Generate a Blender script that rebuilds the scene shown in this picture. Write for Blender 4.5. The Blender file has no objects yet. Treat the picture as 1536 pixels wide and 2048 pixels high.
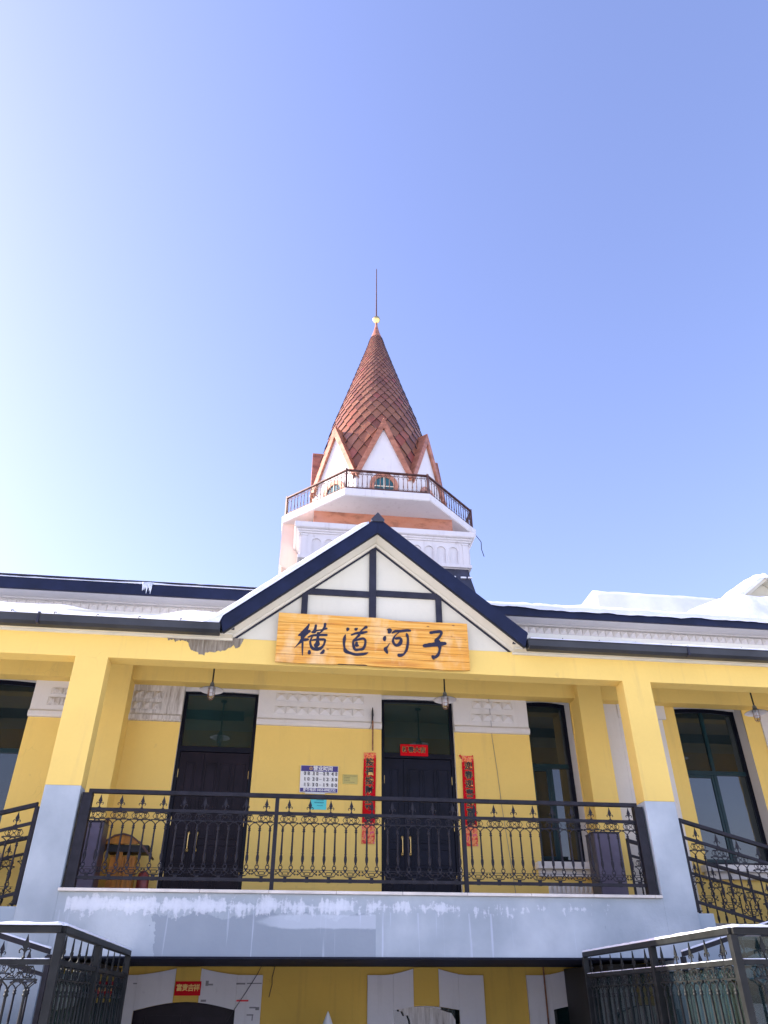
import bpy, bmesh, math, random
from mathutils import Vector, Matrix
random.seed(7)
R = math.radians
scene = bpy.context.scene
COL = scene.collection

# ------------------------------------------------------------------ camera
cam_data = bpy.data.cameras.new('camera')
cam = bpy.data.objects.new('camera', cam_data)
COL.objects.link(cam)
cam_data.sensor_fit = 'VERTICAL'
cam_data.sensor_height = 36.0
cam_data.lens = 26.35
cam_data.clip_end = 3000
cam_data.clip_start = 0.05
CR = (0.99158, -0.12944, -0.00292)     # camera right
CD = (0.06851, 0.54372, -0.83646)      # camera down
CF = (0.10986, 0.82923, 0.54802)       # camera forward
m = Matrix(((CR[0], -CD[0], -CF[0], -1.19), (CR[1], -CD[1], -CF[1], -10.0), (CR[2], -CD[2], -CF[2], 0.0), (0, 0, 0, 1)))
cam.matrix_world = m
scene.camera = cam

# ------------------------------------------------------------------ sky and sun
SUN_EL, SUN_AZ = 26.0, 76.0            # azimuth measured from +y towards -x
world = bpy.data.worlds.new('World')
scene.world = world
world.use_nodes = True
wn = world.node_tree
bg = wn.nodes['Background']
sky = wn.nodes.new('ShaderNodeTexSky')
sky.sky_type = 'NISHITA'
sky.sun_disc = False
sky.sun_elevation = R(SUN_EL)
sky.sun_rotation = R(-SUN_AZ)
sky.altitude = 300
sky.air_density = 1.35
sky.dust_density = 1.9
sky.ozone_density = 4.0
tint = wn.nodes.new('ShaderNodeMix'); tint.data_type = 'RGBA'; tint.blend_type = 'MULTIPLY'; tint.inputs[0].default_value = 1.0
tint.inputs[7].default_value = (1.24, 0.955, 1.09, 1)       # winter air: a slightly violet blue
wn.links.new(sky.outputs[0], tint.inputs[6]); wn.links.new(tint.outputs[2], bg.inputs[0])
bg.inputs[1].default_value = 0.142
sd = bpy.data.lights.new('sun', 'SUN')
sd.energy = 4.5
sd.angle = R(0.5)
sd.color = (1.0, 0.93, 0.82)
sun = bpy.data.objects.new('sun', sd)
COL.objects.link(sun)
el, az = R(SUN_EL), R(SUN_AZ)
sdir = Vector((-math.sin(az) * math.cos(el), math.cos(az) * math.cos(el), math.sin(el)))
sun.rotation_euler = sdir.to_track_quat('Z', 'Y').to_euler()
sun.location = sdir * 60
vs = scene.view_settings
vs.view_transform = 'Standard'
vs.look = 'None'
vs.exposure = 1.40
vs.gamma = 1.0
vs.use_curve_mapping = False

# ------------------------------------------------------------------ materials
def nmat(name):
    mt = bpy.data.materials.new(name); mt.use_nodes = True
    nt = mt.node_tree
    return mt, nt, nt.nodes['Principled BSDF']
def N(nt, t, **kw):
    n = nt.nodes.new(t)
    for k, v in kw.items():
        if k.startswith('i_'):
            n.inputs[k[2:].replace('_', ' ')].default_value = v
        else:
            setattr(n, k, v)
    return n
def coords(nt, scale=(1, 1, 1), space='Object'):
    tc = N(nt, 'ShaderNodeTexCoord'); mp = N(nt, 'ShaderNodeMapping')
    mp.inputs['Scale'].default_value = scale
    nt.links.new(tc.outputs[space], mp.inputs[0])
    return mp.outputs[0]
def noise(nt, vec, scale, detail=4, rough=0.55):
    n = N(nt, 'ShaderNodeTexNoise')
    n.inputs['Scale'].default_value = scale; n.inputs['Detail'].default_value = detail
    n.inputs['Roughness'].default_value = rough
    nt.links.new(vec, n.inputs['Vector'])
    return n.outputs[0]
def ramp(nt, fac, stops):
    r = N(nt, 'ShaderNodeValToRGB'); cr = r.color_ramp
    while len(cr.elements) < len(stops): cr.elements.new(0.5)
    for e, (p, c) in zip(cr.elements, stops):
        e.position = p; e.color = (c, c, c, 1) if isinstance(c, (int, float)) else (*c, 1)
    nt.links.new(fac, r.inputs[0])
    return r.outputs[0]
def mix(nt, fac, a, b, blend='MIX'):
    mx = N(nt, 'ShaderNodeMix', data_type='RGBA', blend_type=blend)
    for sock, v in ((mx.inputs[0], fac), (mx.inputs[6], a), (mx.inputs[7], b)):
        if isinstance(v, bpy.types.NodeSocket): nt.links.new(v, sock)
        elif isinstance(v, (int, float)): sock.default_value = v
        else: sock.default_value = (*v, 1)
    return mx.outputs[2]
def mth(nt, op, a, b=0.0, c=0.0, clamp=False):
    mm = N(nt, 'ShaderNodeMath', operation=op, use_clamp=clamp)
    for i, v in enumerate((a, b, c)):
        if isinstance(v, bpy.types.NodeSocket): nt.links.new(v, mm.inputs[i])
        else: mm.inputs[i].default_value = v
    return mm.outputs[0]
def bump(nt, b, h, strength=0.2, dist=0.01):
    bp = N(nt, 'ShaderNodeBump'); bp.inputs['Strength'].default_value = strength
    bp.inputs['Distance'].default_value = dist
    nt.links.new(h, bp.inputs['Height']); nt.links.new(bp.outputs[0], b.inputs['Normal'])
def plain(name, col, rough=0.5, metal=0.0, var=0.12, scale=6.0, bstr=0.0, stretch=(1, 1, 1), spec=0.5):
    mt, nt, b = nmat(name)
    v = coords(nt, stretch)
    n = noise(nt, v, scale)
    d = tuple(c * (1 - var) for c in col); l = tuple(min(1, c * (1 + var)) for c in col)
    nt.links.new(ramp(nt, n, [(0.3, d), (0.7, l)]), b.inputs['Base Color'])
    b.inputs['Roughness'].default_value = rough; b.inputs['Metallic'].default_value = metal
    b.inputs['Specular IOR Level'].default_value = spec
    if bstr: bump(nt, b, noise(nt, v, scale * 8, 6), bstr)
    return mt
def plaster(name, col, dirt=(0.35, 0.28, 0.18), dirt_amt=0.25, var=0.06):
    mt, nt, b = nmat(name)
    v = coords(nt)
    big = noise(nt, v, 0.7, 5); fine = noise(nt, v, 22, 6); streak = noise(nt, coords(nt, (7, 7, 0.6)), 1.0, 5, 0.6)
    c = ramp(nt, big, [(0.3, tuple(x * (1 - var) for x in col)), (0.7, tuple(min(1, x * (1 + var)) for x in col))])
    sm = ramp(nt, streak, [(0.56, 0.0), (0.78, dirt_amt)])
    c = mix(nt, sm, c, dirt)
    spot = ramp(nt, noise(nt, v, 3.1, 3), [(0.70, 0.0), (0.74, dirt_amt * 0.9)])
    c = mix(nt, spot, c, dirt)
    vc = N(nt, 'ShaderNodeTexVoronoi', feature='DISTANCE_TO_EDGE'); vc.inputs['Scale'].default_value = 0.9
    wv = N(nt, 'ShaderNodeVectorMath', operation='ADD'); nz_ = N(nt, 'ShaderNodeTexNoise'); nz_.inputs['Scale'].default_value = 5.0; nt.links.new(v, nz_.inputs['Vector'])
    sv = N(nt, 'ShaderNodeVectorMath', operation='SCALE'); sv.inputs['Scale'].default_value = 0.25; nt.links.new(nz_.outputs['Color'], sv.inputs[0]); nt.links.new(v, wv.inputs[0]); nt.links.new(sv.outputs[0], wv.inputs[1]); nt.links.new(wv.outputs[0], vc.inputs['Vector'])
    crk = mth(nt, 'MULTIPLY', ramp(nt, vc.outputs['Distance'], [(0.001, 0.28), (0.0035, 0.0)]), ramp(nt, noise(nt, v, 1.1, 2), [(0.60, 0.0), (0.66, 1.0)]))
    c = mix(nt, crk, c, tuple(x * 0.45 for x in col))
    c = mix(nt, 0.10, c, ramp(nt, fine, [(0.3, tuple(x * 0.8 for x in col)), (0.7, col)]))
    nt.links.new(c, b.inputs['Base Color'])
    b.inputs['Roughness'].default_value = 0.85
    b.inputs['Specular IOR Level'].default_value = 0.25
    bump(nt, b, mth(nt, 'ADD', mth(nt, 'MULTIPLY', fine, 0.4), big), 0.35, 0.012)
    return mt
def weathered_grey(name):
    """blue-grey paint, lime efflorescence along the top of the slab edge, an older darker repaint low on the left"""
    mt, nt, b = nmat(name)
    tc = N(nt, 'ShaderNodeTexCoord'); sp = N(nt, 'ShaderNodeSeparateXYZ'); nt.links.new(tc.outputs['Object'], sp.inputs[0])
    X, Z = sp.outputs[0], sp.outputs[2]
    v = tc.outputs['Object']
    base = ramp(nt, noise(nt, v, 0.9, 5), [(0.30, (0.28, 0.325, 0.345)), (0.5, (0.385, 0.435, 0.455)), (0.68, (0.52, 0.57, 0.58))])
    # darker repaint patch with ragged stepped edge
    n1 = noise(nt, coords(nt, (2.2, 2.2, 2.2)), 1.2, 5, 0.65)
    zz = mth(nt, 'SUBTRACT', mth(nt, 'ADD', 0.86, mth(nt, 'MULTIPLY', mth(nt, 'SUBTRACT', n1, 0.5), 0.55)), Z)
    inz = ramp(nt, mth(nt, 'MULTIPLY', zz, 8), [(0.0, 0.0), (0.12, 1.0)])
    xw = mth(nt, 'ADD', X, mth(nt, 'MULTIPLY', mth(nt, 'SUBTRACT', n1, 0.5), 0.5))
    inx = mth(nt, 'MULTIPLY', mth(nt, 'GREATER_THAN', xw, -2.55), mth(nt, 'LESS_THAN', X, 0.02))
    inz2 = mth(nt, 'MULTIPLY', inz, mth(nt, 'GREATER_THAN', Z, -0.0))
    patch = mth(nt, 'MULTIPLY', mth(nt, 'MULTIPLY', inz2, inx), 0.75)
    c = mix(nt, patch, base, (0.25, 0.29, 0.32))
    # efflorescence band
    n2 = mth(nt, 'ADD', mth(nt, 'MULTIPLY', noise(nt, coords(nt, (1.4, 1.4, 1.8)), 2.4, 9, 0.75), 0.65), mth(nt, 'MULTIPLY', noise(nt, coords(nt, (9, 9, 1.6)), 2.2, 5, 0.6), 0.35))
    band = mth(nt, 'SUBTRACT', 1.0, mth(nt, 'MULTIPLY', mth(nt, 'ABSOLUTE', mth(nt, 'SUBTRACT', Z, 0.955)), 5.0), clamp=True)
    xm = mth(nt, 'MULTIPLY', mth(nt, 'LESS_THAN', X, 3.0), mth(nt, 'GREATER_THAN', X, -3.55))
    fade = ramp(nt, mth(nt, 'MULTIPLY', mth(nt, 'ADD', X, 3.6), 0.14), [(0.0, 1.0), (0.5, 0.75), (1.0, 0.42)])
    e = ramp(nt, mth(nt, 'ADD', mth(nt, 'MULTIPLY', band, mth(nt, 'MULTIPLY', fade, 0.34)), mth(nt, 'MULTIPLY', n2, 1.15)), [(0.765, 0.0), (0.80, 0.7), (0.90, 1.0)])
    e = mth(nt, 'MULTIPLY', mth(nt, 'MULTIPLY', e, xm), ramp(nt, band, [(0.02, 0.0), (0.25, 1.0)]))
    c = mix(nt, mth(nt, 'MULTIPLY', e, 0.62), c, (0.84, 0.86, 0.88))
    w2 = mth(nt, 'SUBTRACT', 1.0, mth(nt, 'MULTIPLY', mth(nt, 'ABSOLUTE', mth(nt, 'SUBTRACT', Z, 0.80)), 8.0), clamp=True)
    wx = mth(nt, 'MULTIPLY', ramp(nt, mth(nt, 'ADD', X, 1.6), [(0.0, 0.0), (0.5, 1.0)]), mth(nt, 'LESS_THAN', X, 0.02))
    wash = ramp(nt, mth(nt, 'ADD', mth(nt, 'MULTIPLY', mth(nt, 'MULTIPLY', w2, wx), 0.7), mth(nt, 'MULTIPLY', noise(nt, coords(nt, (1, 1, 2)), 2.0, 7, 0.65), 0.5)), [(0.50, 0.0), (0.60, 0.6)])
    c = mix(nt, mth(nt, 'MULTIPLY', wash, wx), c, (0.58, 0.63, 0.66))
    # run marks
    s = ramp(nt, noise(nt, coords(nt, (16, 16, 0.5)), 1.0, 3), [(0.63, 0.0), (0.70, 0.45)])
    c = mix(nt, mth(nt, 'MULTIPLY', s, mth(nt, 'LESS_THAN', Z, 0.9)), c, (0.62, 0.67, 0.75))
    d = ramp(nt, noise(nt, coords(nt, (9, 9, 4)), 1.5, 3), [(0.74, 0.0), (0.77, 0.5)])
    c = mix(nt, d, c, (0.2, 0.22, 0.27))
    nt.links.new(c, b.inputs['Base Color'])
    b.inputs['Roughness'].default_value = 0.7
    bump(nt, b, mth(nt, 'ADD', noise(nt, v, 18, 6), e), 0.35, 0.012)
    return mt
def peeled(name, stops):
    mt, nt, b = nmat(name)
    s = noise(nt, coords(nt, (26, 26, 2.2)), 1.0, 6, 0.7)
    c = ramp(nt, s, stops)
    nt.links.new(c, b.inputs['Base Color']); b.inputs['Roughness'].default_value = 0.9
    bump(nt, b, noise(nt, coords(nt), 30, 6), 0.4)
    return mt
def pine(name):
    mt, nt, b = nmat(name)
    tc = N(nt, 'ShaderNodeTexCoord')
    oi = N(nt, 'ShaderNodeNewGeometry')
    add = N(nt, 'ShaderNodeVectorMath', operation='ADD')
    sc = N(nt, 'ShaderNodeVectorMath', operation='SCALE'); sc.inputs[0].default_value = (31, 7, 13)
    nt.links.new(oi.outputs['Random Per Island'], sc.inputs['Scale'])
    nt.links.new(tc.outputs['Object'], add.inputs[0]); nt.links.new(sc.outputs[0], add.inputs[1])
    def mapv(s):
        mp = N(nt, 'ShaderNodeMapping'); mp.inputs['Scale'].default_value = s
        nt.links.new(add.outputs[0], mp.inputs[0]); return mp.outputs[0]
    g = noise(nt, mapv((0.8, 3, 22)), 1.6, 6, 0.62)
    c = ramp(nt, g, [(0.32, (0.52, 0.19, 0.018)), (0.5, (0.78, 0.38, 0.05)), (0.68, (0.86, 0.52, 0.13))])
    wash = ramp(nt, noise(nt, mapv((3.0, 2, 1.5)), 1.0, 4), [(0.52, 0.0), (0.68, 0.55)])
    c = mix(nt, wash, c, (0.86, 0.66, 0.36))
    deep = ramp(nt, noise(nt, mapv((1.3, 2, 2.2)), 1.3, 3), [(0.55, 0.0), (0.75, 0.6)])
    c = mix(nt, deep, c, (0.80, 0.34, 0.02))
    v1 = N(nt, 'ShaderNodeTexVoronoi'); v1.inputs['Scale'].default_value = 3.2
    nt.links.new(mapv((1.0, 1, 2.2)), v1.inputs['Vector'])
    kn = ramp(nt, v1.outputs['Distance'], [(0.03, 1.0), (0.09, 0.0)])
    c = mix(nt, kn, c, (0.16, 0.06, 0.012))
    nt.links.new(c, b.inputs['Base Color']); b.inputs['Roughness'].default_value = 0.42
    bump(nt, b, g, 0.2, 0.005)
    return mt
def copper_tiles(name):
    mt, nt, b = nmat(name)
    g = N(nt, 'ShaderNodeNewGeometry')
    rnd = g.outputs['Random Per Island']
    c = ramp(nt, rnd, [(0.0, (0.22, 0.080, 0.042)), (0.4, (0.31, 0.12, 0.060)), (0.9, (0.37, 0.155, 0.075)), (0.97, (0.36, 0.085, 0.055)), (1.0, (0.42, 0.20, 0.10))])
    c = mix(nt, ramp(nt, noise(nt, coords(nt), 1.1, 3), [(0.62, 0.0), (0.74, 0.35)]), c, (0.36, 0.07, 0.05))
    fl = ramp(nt, noise(nt, coords(nt, (1, 1, 2.6)), 6, 3), [(0.745, 0.0), (0.765, 1.0)])
    c = mix(nt, fl, c, (0.75, 0.7, 0.68))
    nt.links.new(c, b.inputs['Base Color'])
    b.inputs['Metallic'].default_value = 0.35
    b.inputs['Roughness'].default_value = 0.36
    bump(nt, b, noise(nt, coords(nt), 14, 3), 0.15, 0.01)
    return mt
def copper_sheet(name, col=(0.40, 0.155, 0.085)):
    mt, nt, b = nmat(name)
    c = ramp(nt, noise(nt, coords(nt, (1, 1, 2)), 2.2, 5, 0.65), [(0.35, tuple(x * 0.62 for x in col)), (0.5, col), (0.7, (0.52, 0.24, 0.15))])
    nt.links.new(c, b.inputs['Base Color'])
    b.inputs['Metallic'].default_value = 0.1; b.inputs['Roughness'].default_value = 0.38
    bump(nt, b, noise(nt, coords(nt), 5, 3), 0.2, 0.02)
    return mt
def snow_mat(name):
    mt, nt, b = nmat(name)
    v = coords(nt)
    c = ramp(nt, noise(nt, v, 1.6, 5), [(0.3, (0.70, 0.72, 0.76)), (0.7, (0.84, 0.85, 0.88))])
    c = mix(nt, ramp(nt, noise(nt, coords(nt, (1, 1, 6)), 3.0, 4), [(0.66, 0.0), (0.8, 0.25)]), c, (0.45, 0.42, 0.40))
    nt.links.new(c, b.inputs['Base Color'])
    b.inputs['Roughness'].default_value = 0.65
    b.inputs['Subsurface Weight'].default_value = 0.15
    b.inputs['Subsurface Radius'].default_value = (0.03, 0.04, 0.05)
    bump(nt, b, mth(nt, 'ADD', noise(nt, v, 5, 5), mth(nt, 'MULTIPLY', noise(nt, v, 45, 4), 0.25)), 0.5, 0.04)
    return mt
def glass_dark(name, col=(0.010, 0.018, 0.020), rough=0.03):
    mt, nt, b = nmat(name)
    n = noise(nt, coords(nt), 1.5, 2)
    nt.links.new(ramp(nt, n, [(0.3, col), (0.7, tuple(c * 1.6 for c in col))]), b.inputs['Base Color'])
    b.inputs['Roughness'].default_value = rough; b.inputs['IOR'].default_value = 1.52
    b.inputs['Specular IOR Level'].default_value = 1.0
    bump(nt, b, noise(nt, coords(nt), 1.3, 2), 0.03, 0.05)
    return mt
def lamp_glass(name):
    mt, nt, b = nmat(name)
    b.inputs['Transmission Weight'].default_value = 1.0
    b.inputs['Roughness'].default_value = 0.03; b.inputs['IOR'].default_value = 1.15
    return mt
def tinted_glass(name):
    mt, nt, b = nmat(name)
    b.inputs['Base Color'].default_value = (0.15, 0.25, 0.25, 1); b.inputs['Specular IOR Level'].default_value = 0.4
    b.inputs['Transmission Weight'].default_value = 0.93; b.inputs['Roughness'].default_value = 0.0; b.inputs['IOR'].default_value = 1.45
    return mt
def banner_mat(name, h, w):
    """red festive paper with printed flowers at the foot and a peony at the head (local z runs 0..h)"""
    mt, nt, b = nmat(name)
    tc = N(nt, 'ShaderNodeTexCoord'); sp = N(nt, 'ShaderNodeSeparateXYZ'); nt.links.new(tc.outputs['Object'], sp.inputs[0])
    Z = sp.outputs[2]
    v = coords(nt, (1, 1, 1))
    n = noise(nt, v, 16, 4, 0.6)
    red = ramp(nt, noise(nt, v, 3, 3), [(0.35, (0.52, 0.0, 0.002)), (0.7, (0.60, 0.002, 0.02))])
    fl = ramp(nt, n, [(0.36, (0.55, 0.01, 0.05)), (0.46, (0.75, 0.10, 0.06)), (0.53, (0.85, 0.42, 0.12)), (0.60, (0.70, 0.04, 0.12)), (0.72, (0.72, 0.30, 0.42))])
    foot = mth(nt, 'LESS_THAN', mth(nt, 'ADD', Z, mth(nt, 'MULTIPLY', n, 0.12)), 0.36 if h > 0.5 else 0.03)
    head = mth(nt, 'GREATER_THAN', mth(nt, 'ADD', Z, mth(nt, 'MULTIPLY', n, 0.10)), h - 0.045 if h > 0.5 else 9.0)
    c = mix(nt, mth(nt, 'MAXIMUM', foot, head), red, fl)
    nt.links.new(c, b.inputs['Base Color']); b.inputs['Roughness'].default_value = 0.5; b.inputs['Specular IOR Level'].default_value = 0.1
    bump(nt, b, noise(nt, v, 9, 2), 0.3, 0.01)
    return mt

M = dict(
    yellow=plaster('yellow_plaster', (0.84, 0.60, 0.165), dirt=(0.52, 0.36, 0.15), dirt_amt=0.34),
    cream=plaster('cream_plaster', (0.68, 0.65, 0.51), dirt=(0.5, 0.46, 0.36), dirt_amt=0.18),
    white=plaster('white_plaster', (0.70, 0.67, 0.61), dirt=(0.40, 0.34, 0.26), dirt_amt=0.20),
    stained=peeled('stained_white_plaster', [(0.30, (0.22, 0.19, 0.15)), (0.42, (0.46, 0.42, 0.36)), (0.60, (0.66, 0.63, 0.57))]),
    bare=peeled('bare_grey_plaster', [(0.32, (0.11, 0.085, 0.055)), (0.5, (0.22, 0.19, 0.14)), (0.70, (0.38, 0.34, 0.26))]),
    towerwhite=plaster('tower_white_paint', (0.66, 0.64, 0.63), dirt=(0.38, 0.33, 0.32), dirt_amt=0.45),
    soffit=plain('cream_soffit_paint', (0.68, 0.64, 0.50), 0.6, var=0.05, scale=2),
    grey=weathered_grey('blue_grey_paint'),
    greyplain=plaster('blue_grey_plaster', (0.38, 0.44, 0.47), dirt=(0.3, 0.33, 0.42), dirt_amt=0.3),
    navy=plain('navy_metal_trim', (0.008, 0.012, 0.036), 0.42, var=0.3, scale=3, spec=0.3),
    timber=plain('dark_painted_timber', (0.026, 0.027, 0.040), 0.5, var=0.25, scale=5, bstr=0.15, spec=0.25),
    gutter=plain('grey_steel_gutter', (0.035, 0.038, 0.042), 0.38, metal=0.0, var=0.3, scale=2, spec=0.35),
    soffshade=plain('shaded_slab_underside', (0.018, 0.02, 0.03), 0.7, var=0.3, scale=2, spec=0.1),
    iron=plain('cast_iron_black', (0.017, 0.016, 0.021), 0.45, var=0.4, scale=9, bstr=0.1, spec=0.22),
    ironfront=plain('galvanised_grey_iron', (0.014, 0.015, 0.014), 0.5, metal=0.0, var=0.45, scale=7, bstr=0.1, spec=0.22),
    bronze=plain('bronze_painted_iron', (0.085, 0.032, 0.020), 0.38, metal=0.2, var=0.35, scale=7),
    door=plain('blue_black_door_paint', (0.008, 0.009, 0.018), 0.36, var=0.35, scale=3, spec=0.14),
    doorbrown=plain('brown_black_door_paint', (0.013, 0.009, 0.014), 0.36, var=0.35, scale=3, spec=0.14),
    wframe=plain('dark_teal_window_frame', (0.006, 0.028, 0.034), 0.3, var=0.3, scale=3, spec=0.25),
    blackframe=plain('black_window_frame', (0.006, 0.007, 0.014), 0.35, var=0.3, scale=3, spec=0.15),
    glass=glass_dark('dark_window_glass'),
    glassgreen=glass_dark('green_black_glass', (0.008, 0.022, 0.022)),
    towerglass=glass_dark('teal_tower_glass', (0.010, 0.075, 0.075), 0.12),
    brass=plain('brass', (0.65, 0.45, 0.16), 0.28, metal=0.9, var=0.2),
    gold=plain('gilded_ball', (0.85, 0.60, 0.22), 0.18, metal=1.0, var=0.1),
    cap=plain('stone_slab_cap', (0.72, 0.66, 0.56), 0.7, var=0.18, scale=3),
    copper=copper_sheet('copper_sheet'),
    copperlight=copper_sheet('weathered_copper_band', (0.50, 0.21, 0.12)),
    tiles=copper_tiles('copper_diamond_tiles'),
    peach=plaster('peach_sunlit_stucco', (0.80, 0.63, 0.52), dirt=(0.6, 0.36, 0.28), dirt_amt=0.25),  # sunlit warmth of the cream side bay put into this colour
    slate=plain('dark_slate_and_rim_shade', (0.030, 0.033, 0.055), 0.55, var=0.4, scale=6, bstr=0.3),
    snow=snow_mat('snow'),
    pine=pine('varnished_pine_boards'),
    ink=plain('blue_black_ink', (0.012, 0.011, 0.030), 0.45, var=0.3, scale=8),
    black=plain('matt_black', (0.01, 0.01, 0.01), 0.5, var=0.1),
    goldink=plain('gold_print', (0.80, 0.50, 0.12), 0.4, var=0.2, scale=20),
    signwhite=plain('sign_white', (0.80, 0.80, 0.76), 0.4, var=0.04),
    signblue=plain('sign_violet_blue', (0.045, 0.030, 0.20), 0.4, var=0.15),
    signgrey=plain('sign_grey_digit', (0.10, 0.09, 0.10), 0.4, var=0.1),
    teal=plain('teal_paper', (0.10, 0.62, 0.62), 0.6, var=0.06),
    tealink=plain('teal_print', (0.02, 0.22, 0.26), 0.6, var=0.06),
    plaque=plain('brushed_brass_plaque', (0.50, 0.42, 0.13), 0.38, metal=0.5, var=0.15, scale=4),
    plaqueink=plain('plaque_engraving', (0.20, 0.16, 0.05), 0.5, var=0.1),
    redpaper=plain('red_paper', (0.62, 0.01, 0.015), 0.45, var=0.2, scale=5),
    cabinet=plain('grey_violet_cabinet', (0.12, 0.105, 0.15), 0.35, var=0.2, scale=4),
    cabinetside=plain('cabinet_side', (0.05, 0.048, 0.065), 0.4, var=0.2, scale=4),
    wood=plain('orange_stained_wood', (0.44, 0.165, 0.012), 0.42, var=0.35, scale=3, stretch=(8, 8, 1)),
    woodroof=plain('dark_brown_wood', (0.10, 0.045, 0.03), 0.5, var=0.3, scale=3),
    rust=plain('rusty_iron', (0.24, 0.11, 0.05), 0.8, var=0.5, scale=30),
    shade=plain('lamp_enamel', (0.74, 0.72, 0.68), 0.35, var=0.05),
    shadetop=plain('lamp_shade_top', (0.16, 0.17, 0.16), 0.4, var=0.2),
    lampglass=lamp_glass('lamp_jar_glass'),
    bulb=plain('white_bulb_glass', (0.85, 0.86, 0.88), 0.25, var=0.02),
    wire=plain('black_wire', (0.015, 0.015, 0.018), 0.6, var=0.1),
    ice=plain('cloudy_ice', (0.62, 0.66, 0.72), 0.15, var=0.2, scale=30),
    tinted=tinted_glass('tinted_sheet_glass'),
    paving=plain('porch_floor_granite', (0.26, 0.24, 0.22), 0.7, var=0.3, scale=8),
    inner=plain('porch_ceiling_paint', (0.50, 0.44, 0.28), 0.8, var=0.05),
    ochre=plaster('ochre_basement_plaster', (0.62, 0.40, 0.075), dirt=(0.30, 0.20, 0.06), dirt_amt=0.35, var=0.10),
    quoin=plaster('pale_voussoir_plaster', (0.62, 0.60, 0.57), dirt=(0.28, 0.25, 0.22), dirt_amt=0.3),
    patch=plain('grey_patch_paint', (0.22, 0.21, 0.20), 0.8, var=0.2),
    roofing=plain('dark_roof_metal', (0.04, 0.042, 0.055), 0.45, var=0.3),
)

# ------------------------------------------------------------------ helpers
class MB:
    def __init__(s): s.bm = bmesh.new()
    def face(s, pts, flip=False):
        vs_ = [s.bm.verts.new(p) for p in pts]
        if flip: vs_.reverse()
        return s.bm.faces.new(vs_)
    def box(s, x0, x1, y0, y1, z0, z1):
        v = [s.bm.verts.new((x, y, z)) for x in (x0, x1) for y in (y0, y1) for z in (z0, z1)]
        for f in ((0, 1, 3, 2), (4, 6, 7, 5), (0, 4, 5, 1), (2, 3, 7, 6), (0, 2, 6, 4), (1, 5, 7, 3)):
            s.bm.faces.new([v[i] for i in f])
        return s
    def prism(s, pts, d0, d1, axis='y'):
        """polygon pts (a,b) extruded along axis; y: (x,z); x: (y,z); z: (x,y)"""
        def P(a, b, d):
            return (a, d, b) if axis == 'y' else (d, a, b) if axis == 'x' else (a, b, d)
        A = [s.bm.verts.new(P(a, b, d0)) for a, b in pts]; B = [s.bm.verts.new(P(a, b, d1)) for a, b in pts]
        n = len(pts)
        s.bm.faces.new(A); s.bm.faces.new(B[::-1])
        for i in range(n):
            s.bm.faces.new((A[i], B[i], B[(i + 1) % n], A[(i + 1) % n]))
        return s
    def frustum(s, ring0, ring1, cap0=True, cap1=True):
        A = [s.bm.verts.new(p) for p in ring0]; B = [s.bm.verts.new(p) for p in ring1]
        n = len(A)
        for i in range(n): s.bm.faces.new((A[i], A[(i + 1) % n], B[(i + 1) % n], B[i]))
        if cap0: s.bm.faces.new(A[::-1])
        if cap1: s.bm.faces.new(B)
        return s
    def tube(s, pts, r, n=6, closed=False):
        P = [Vector(p) for p in pts]; rr = r if isinstance(r, (list, tuple)) else [r] * len(P)
        rings = []; L = len(P); up = None
        for i in range(L):
            if closed: t = P[(i + 1) % L] - P[i - 1]
            else: t = P[min(i + 1, L - 1)] - P[max(i - 1, 0)]
            if t.length < 1e-9: t = Vector((0, 0, 1))
            t.normalize()
            if up is None: up = Vector((0, 1, 0)) if abs(t.y) < 0.9 else Vector((1, 0, 0))
            a = t.cross(up)
            if a.length < 1e-6: up = Vector((0, 0, 1)) if abs(t.z) < 0.9 else Vector((1, 0, 0)); a = t.cross(up)
            a.normalize(); b = a.cross(t).normalized()
            rings.append([s.bm.verts.new(P[i] + (a * math.cos(2 * math.pi * k / n) + b * math.sin(2 * math.pi * k / n)) * rr[i]) for k in range(n)])
        for i in range(L if closed else L - 1):
            A, B = rings[i], rings[(i + 1) % L]
            for k in range(n): s.bm.faces.new((A[k], A[(k + 1) % n], B[(k + 1) % n], B[k]))
        if not closed:
            s.bm.faces.new(rings[0][::-1]); s.bm.faces.new(rings[-1])
        return s
    def lathe(s, prof, c=(0, 0, 0), n=16, smooth=True):
        rings = []
        for r, z in prof:
            if r < 1e-5: rings.append([s.bm.verts.new((c[0], c[1], c[2] + z))])
            else: rings.append([s.bm.verts.new((c[0] + r * math.cos(2 * math.pi * k / n), c[1] + r * math.sin(2 * math.pi * k / n), c[2] + z)) for k in range(n)])
        for A, B in zip(rings, rings[1:]):
            for k in range(n):
                a0, a1 = A[k % len(A)], A[(k + 1) % len(A)]; b0, b1 = B[k % len(B)], B[(k + 1) % len(B)]
                q = []
                for v in (a0, a1, b1, b0):
                    if v not in q: q.append(v)
                if len(q) > 2:
                    f = s.bm.faces.new(q); f.smooth = smooth
        return s
    def build(s, name, mat, parent=None, bevel=0, smooth=False, loc=None, rz=0):
        bmesh.ops.recalc_face_normals(s.bm, faces=s.bm.faces)
        me = bpy.data.meshes.new(name); s.bm.to_mesh(me); s.bm.free()
        if smooth:
            for p in me.polygons: p.use_smooth = True
        me.materials.append(M[mat] if isinstance(mat, str) else mat)
        o = bpy.data.objects.new(name, me); COL.objects.link(o)
        if parent: o.parent = parent
        if loc is not None: o.location = loc
        if rz: o.rotation_euler.z = rz
        if bevel:
            b = o.modifiers.new('bevel', 'BEVEL'); b.width = bevel; b.segments = 2; b.limit_method = 'ANGLE'
        return o
def tag(o, label=None, cat=None, group=None, kind=None):
    if label: o['label'] = label
    if cat: o['category'] = cat
    if group: o['group'] = group
    if kind: o['kind'] = kind
    return o
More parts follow.
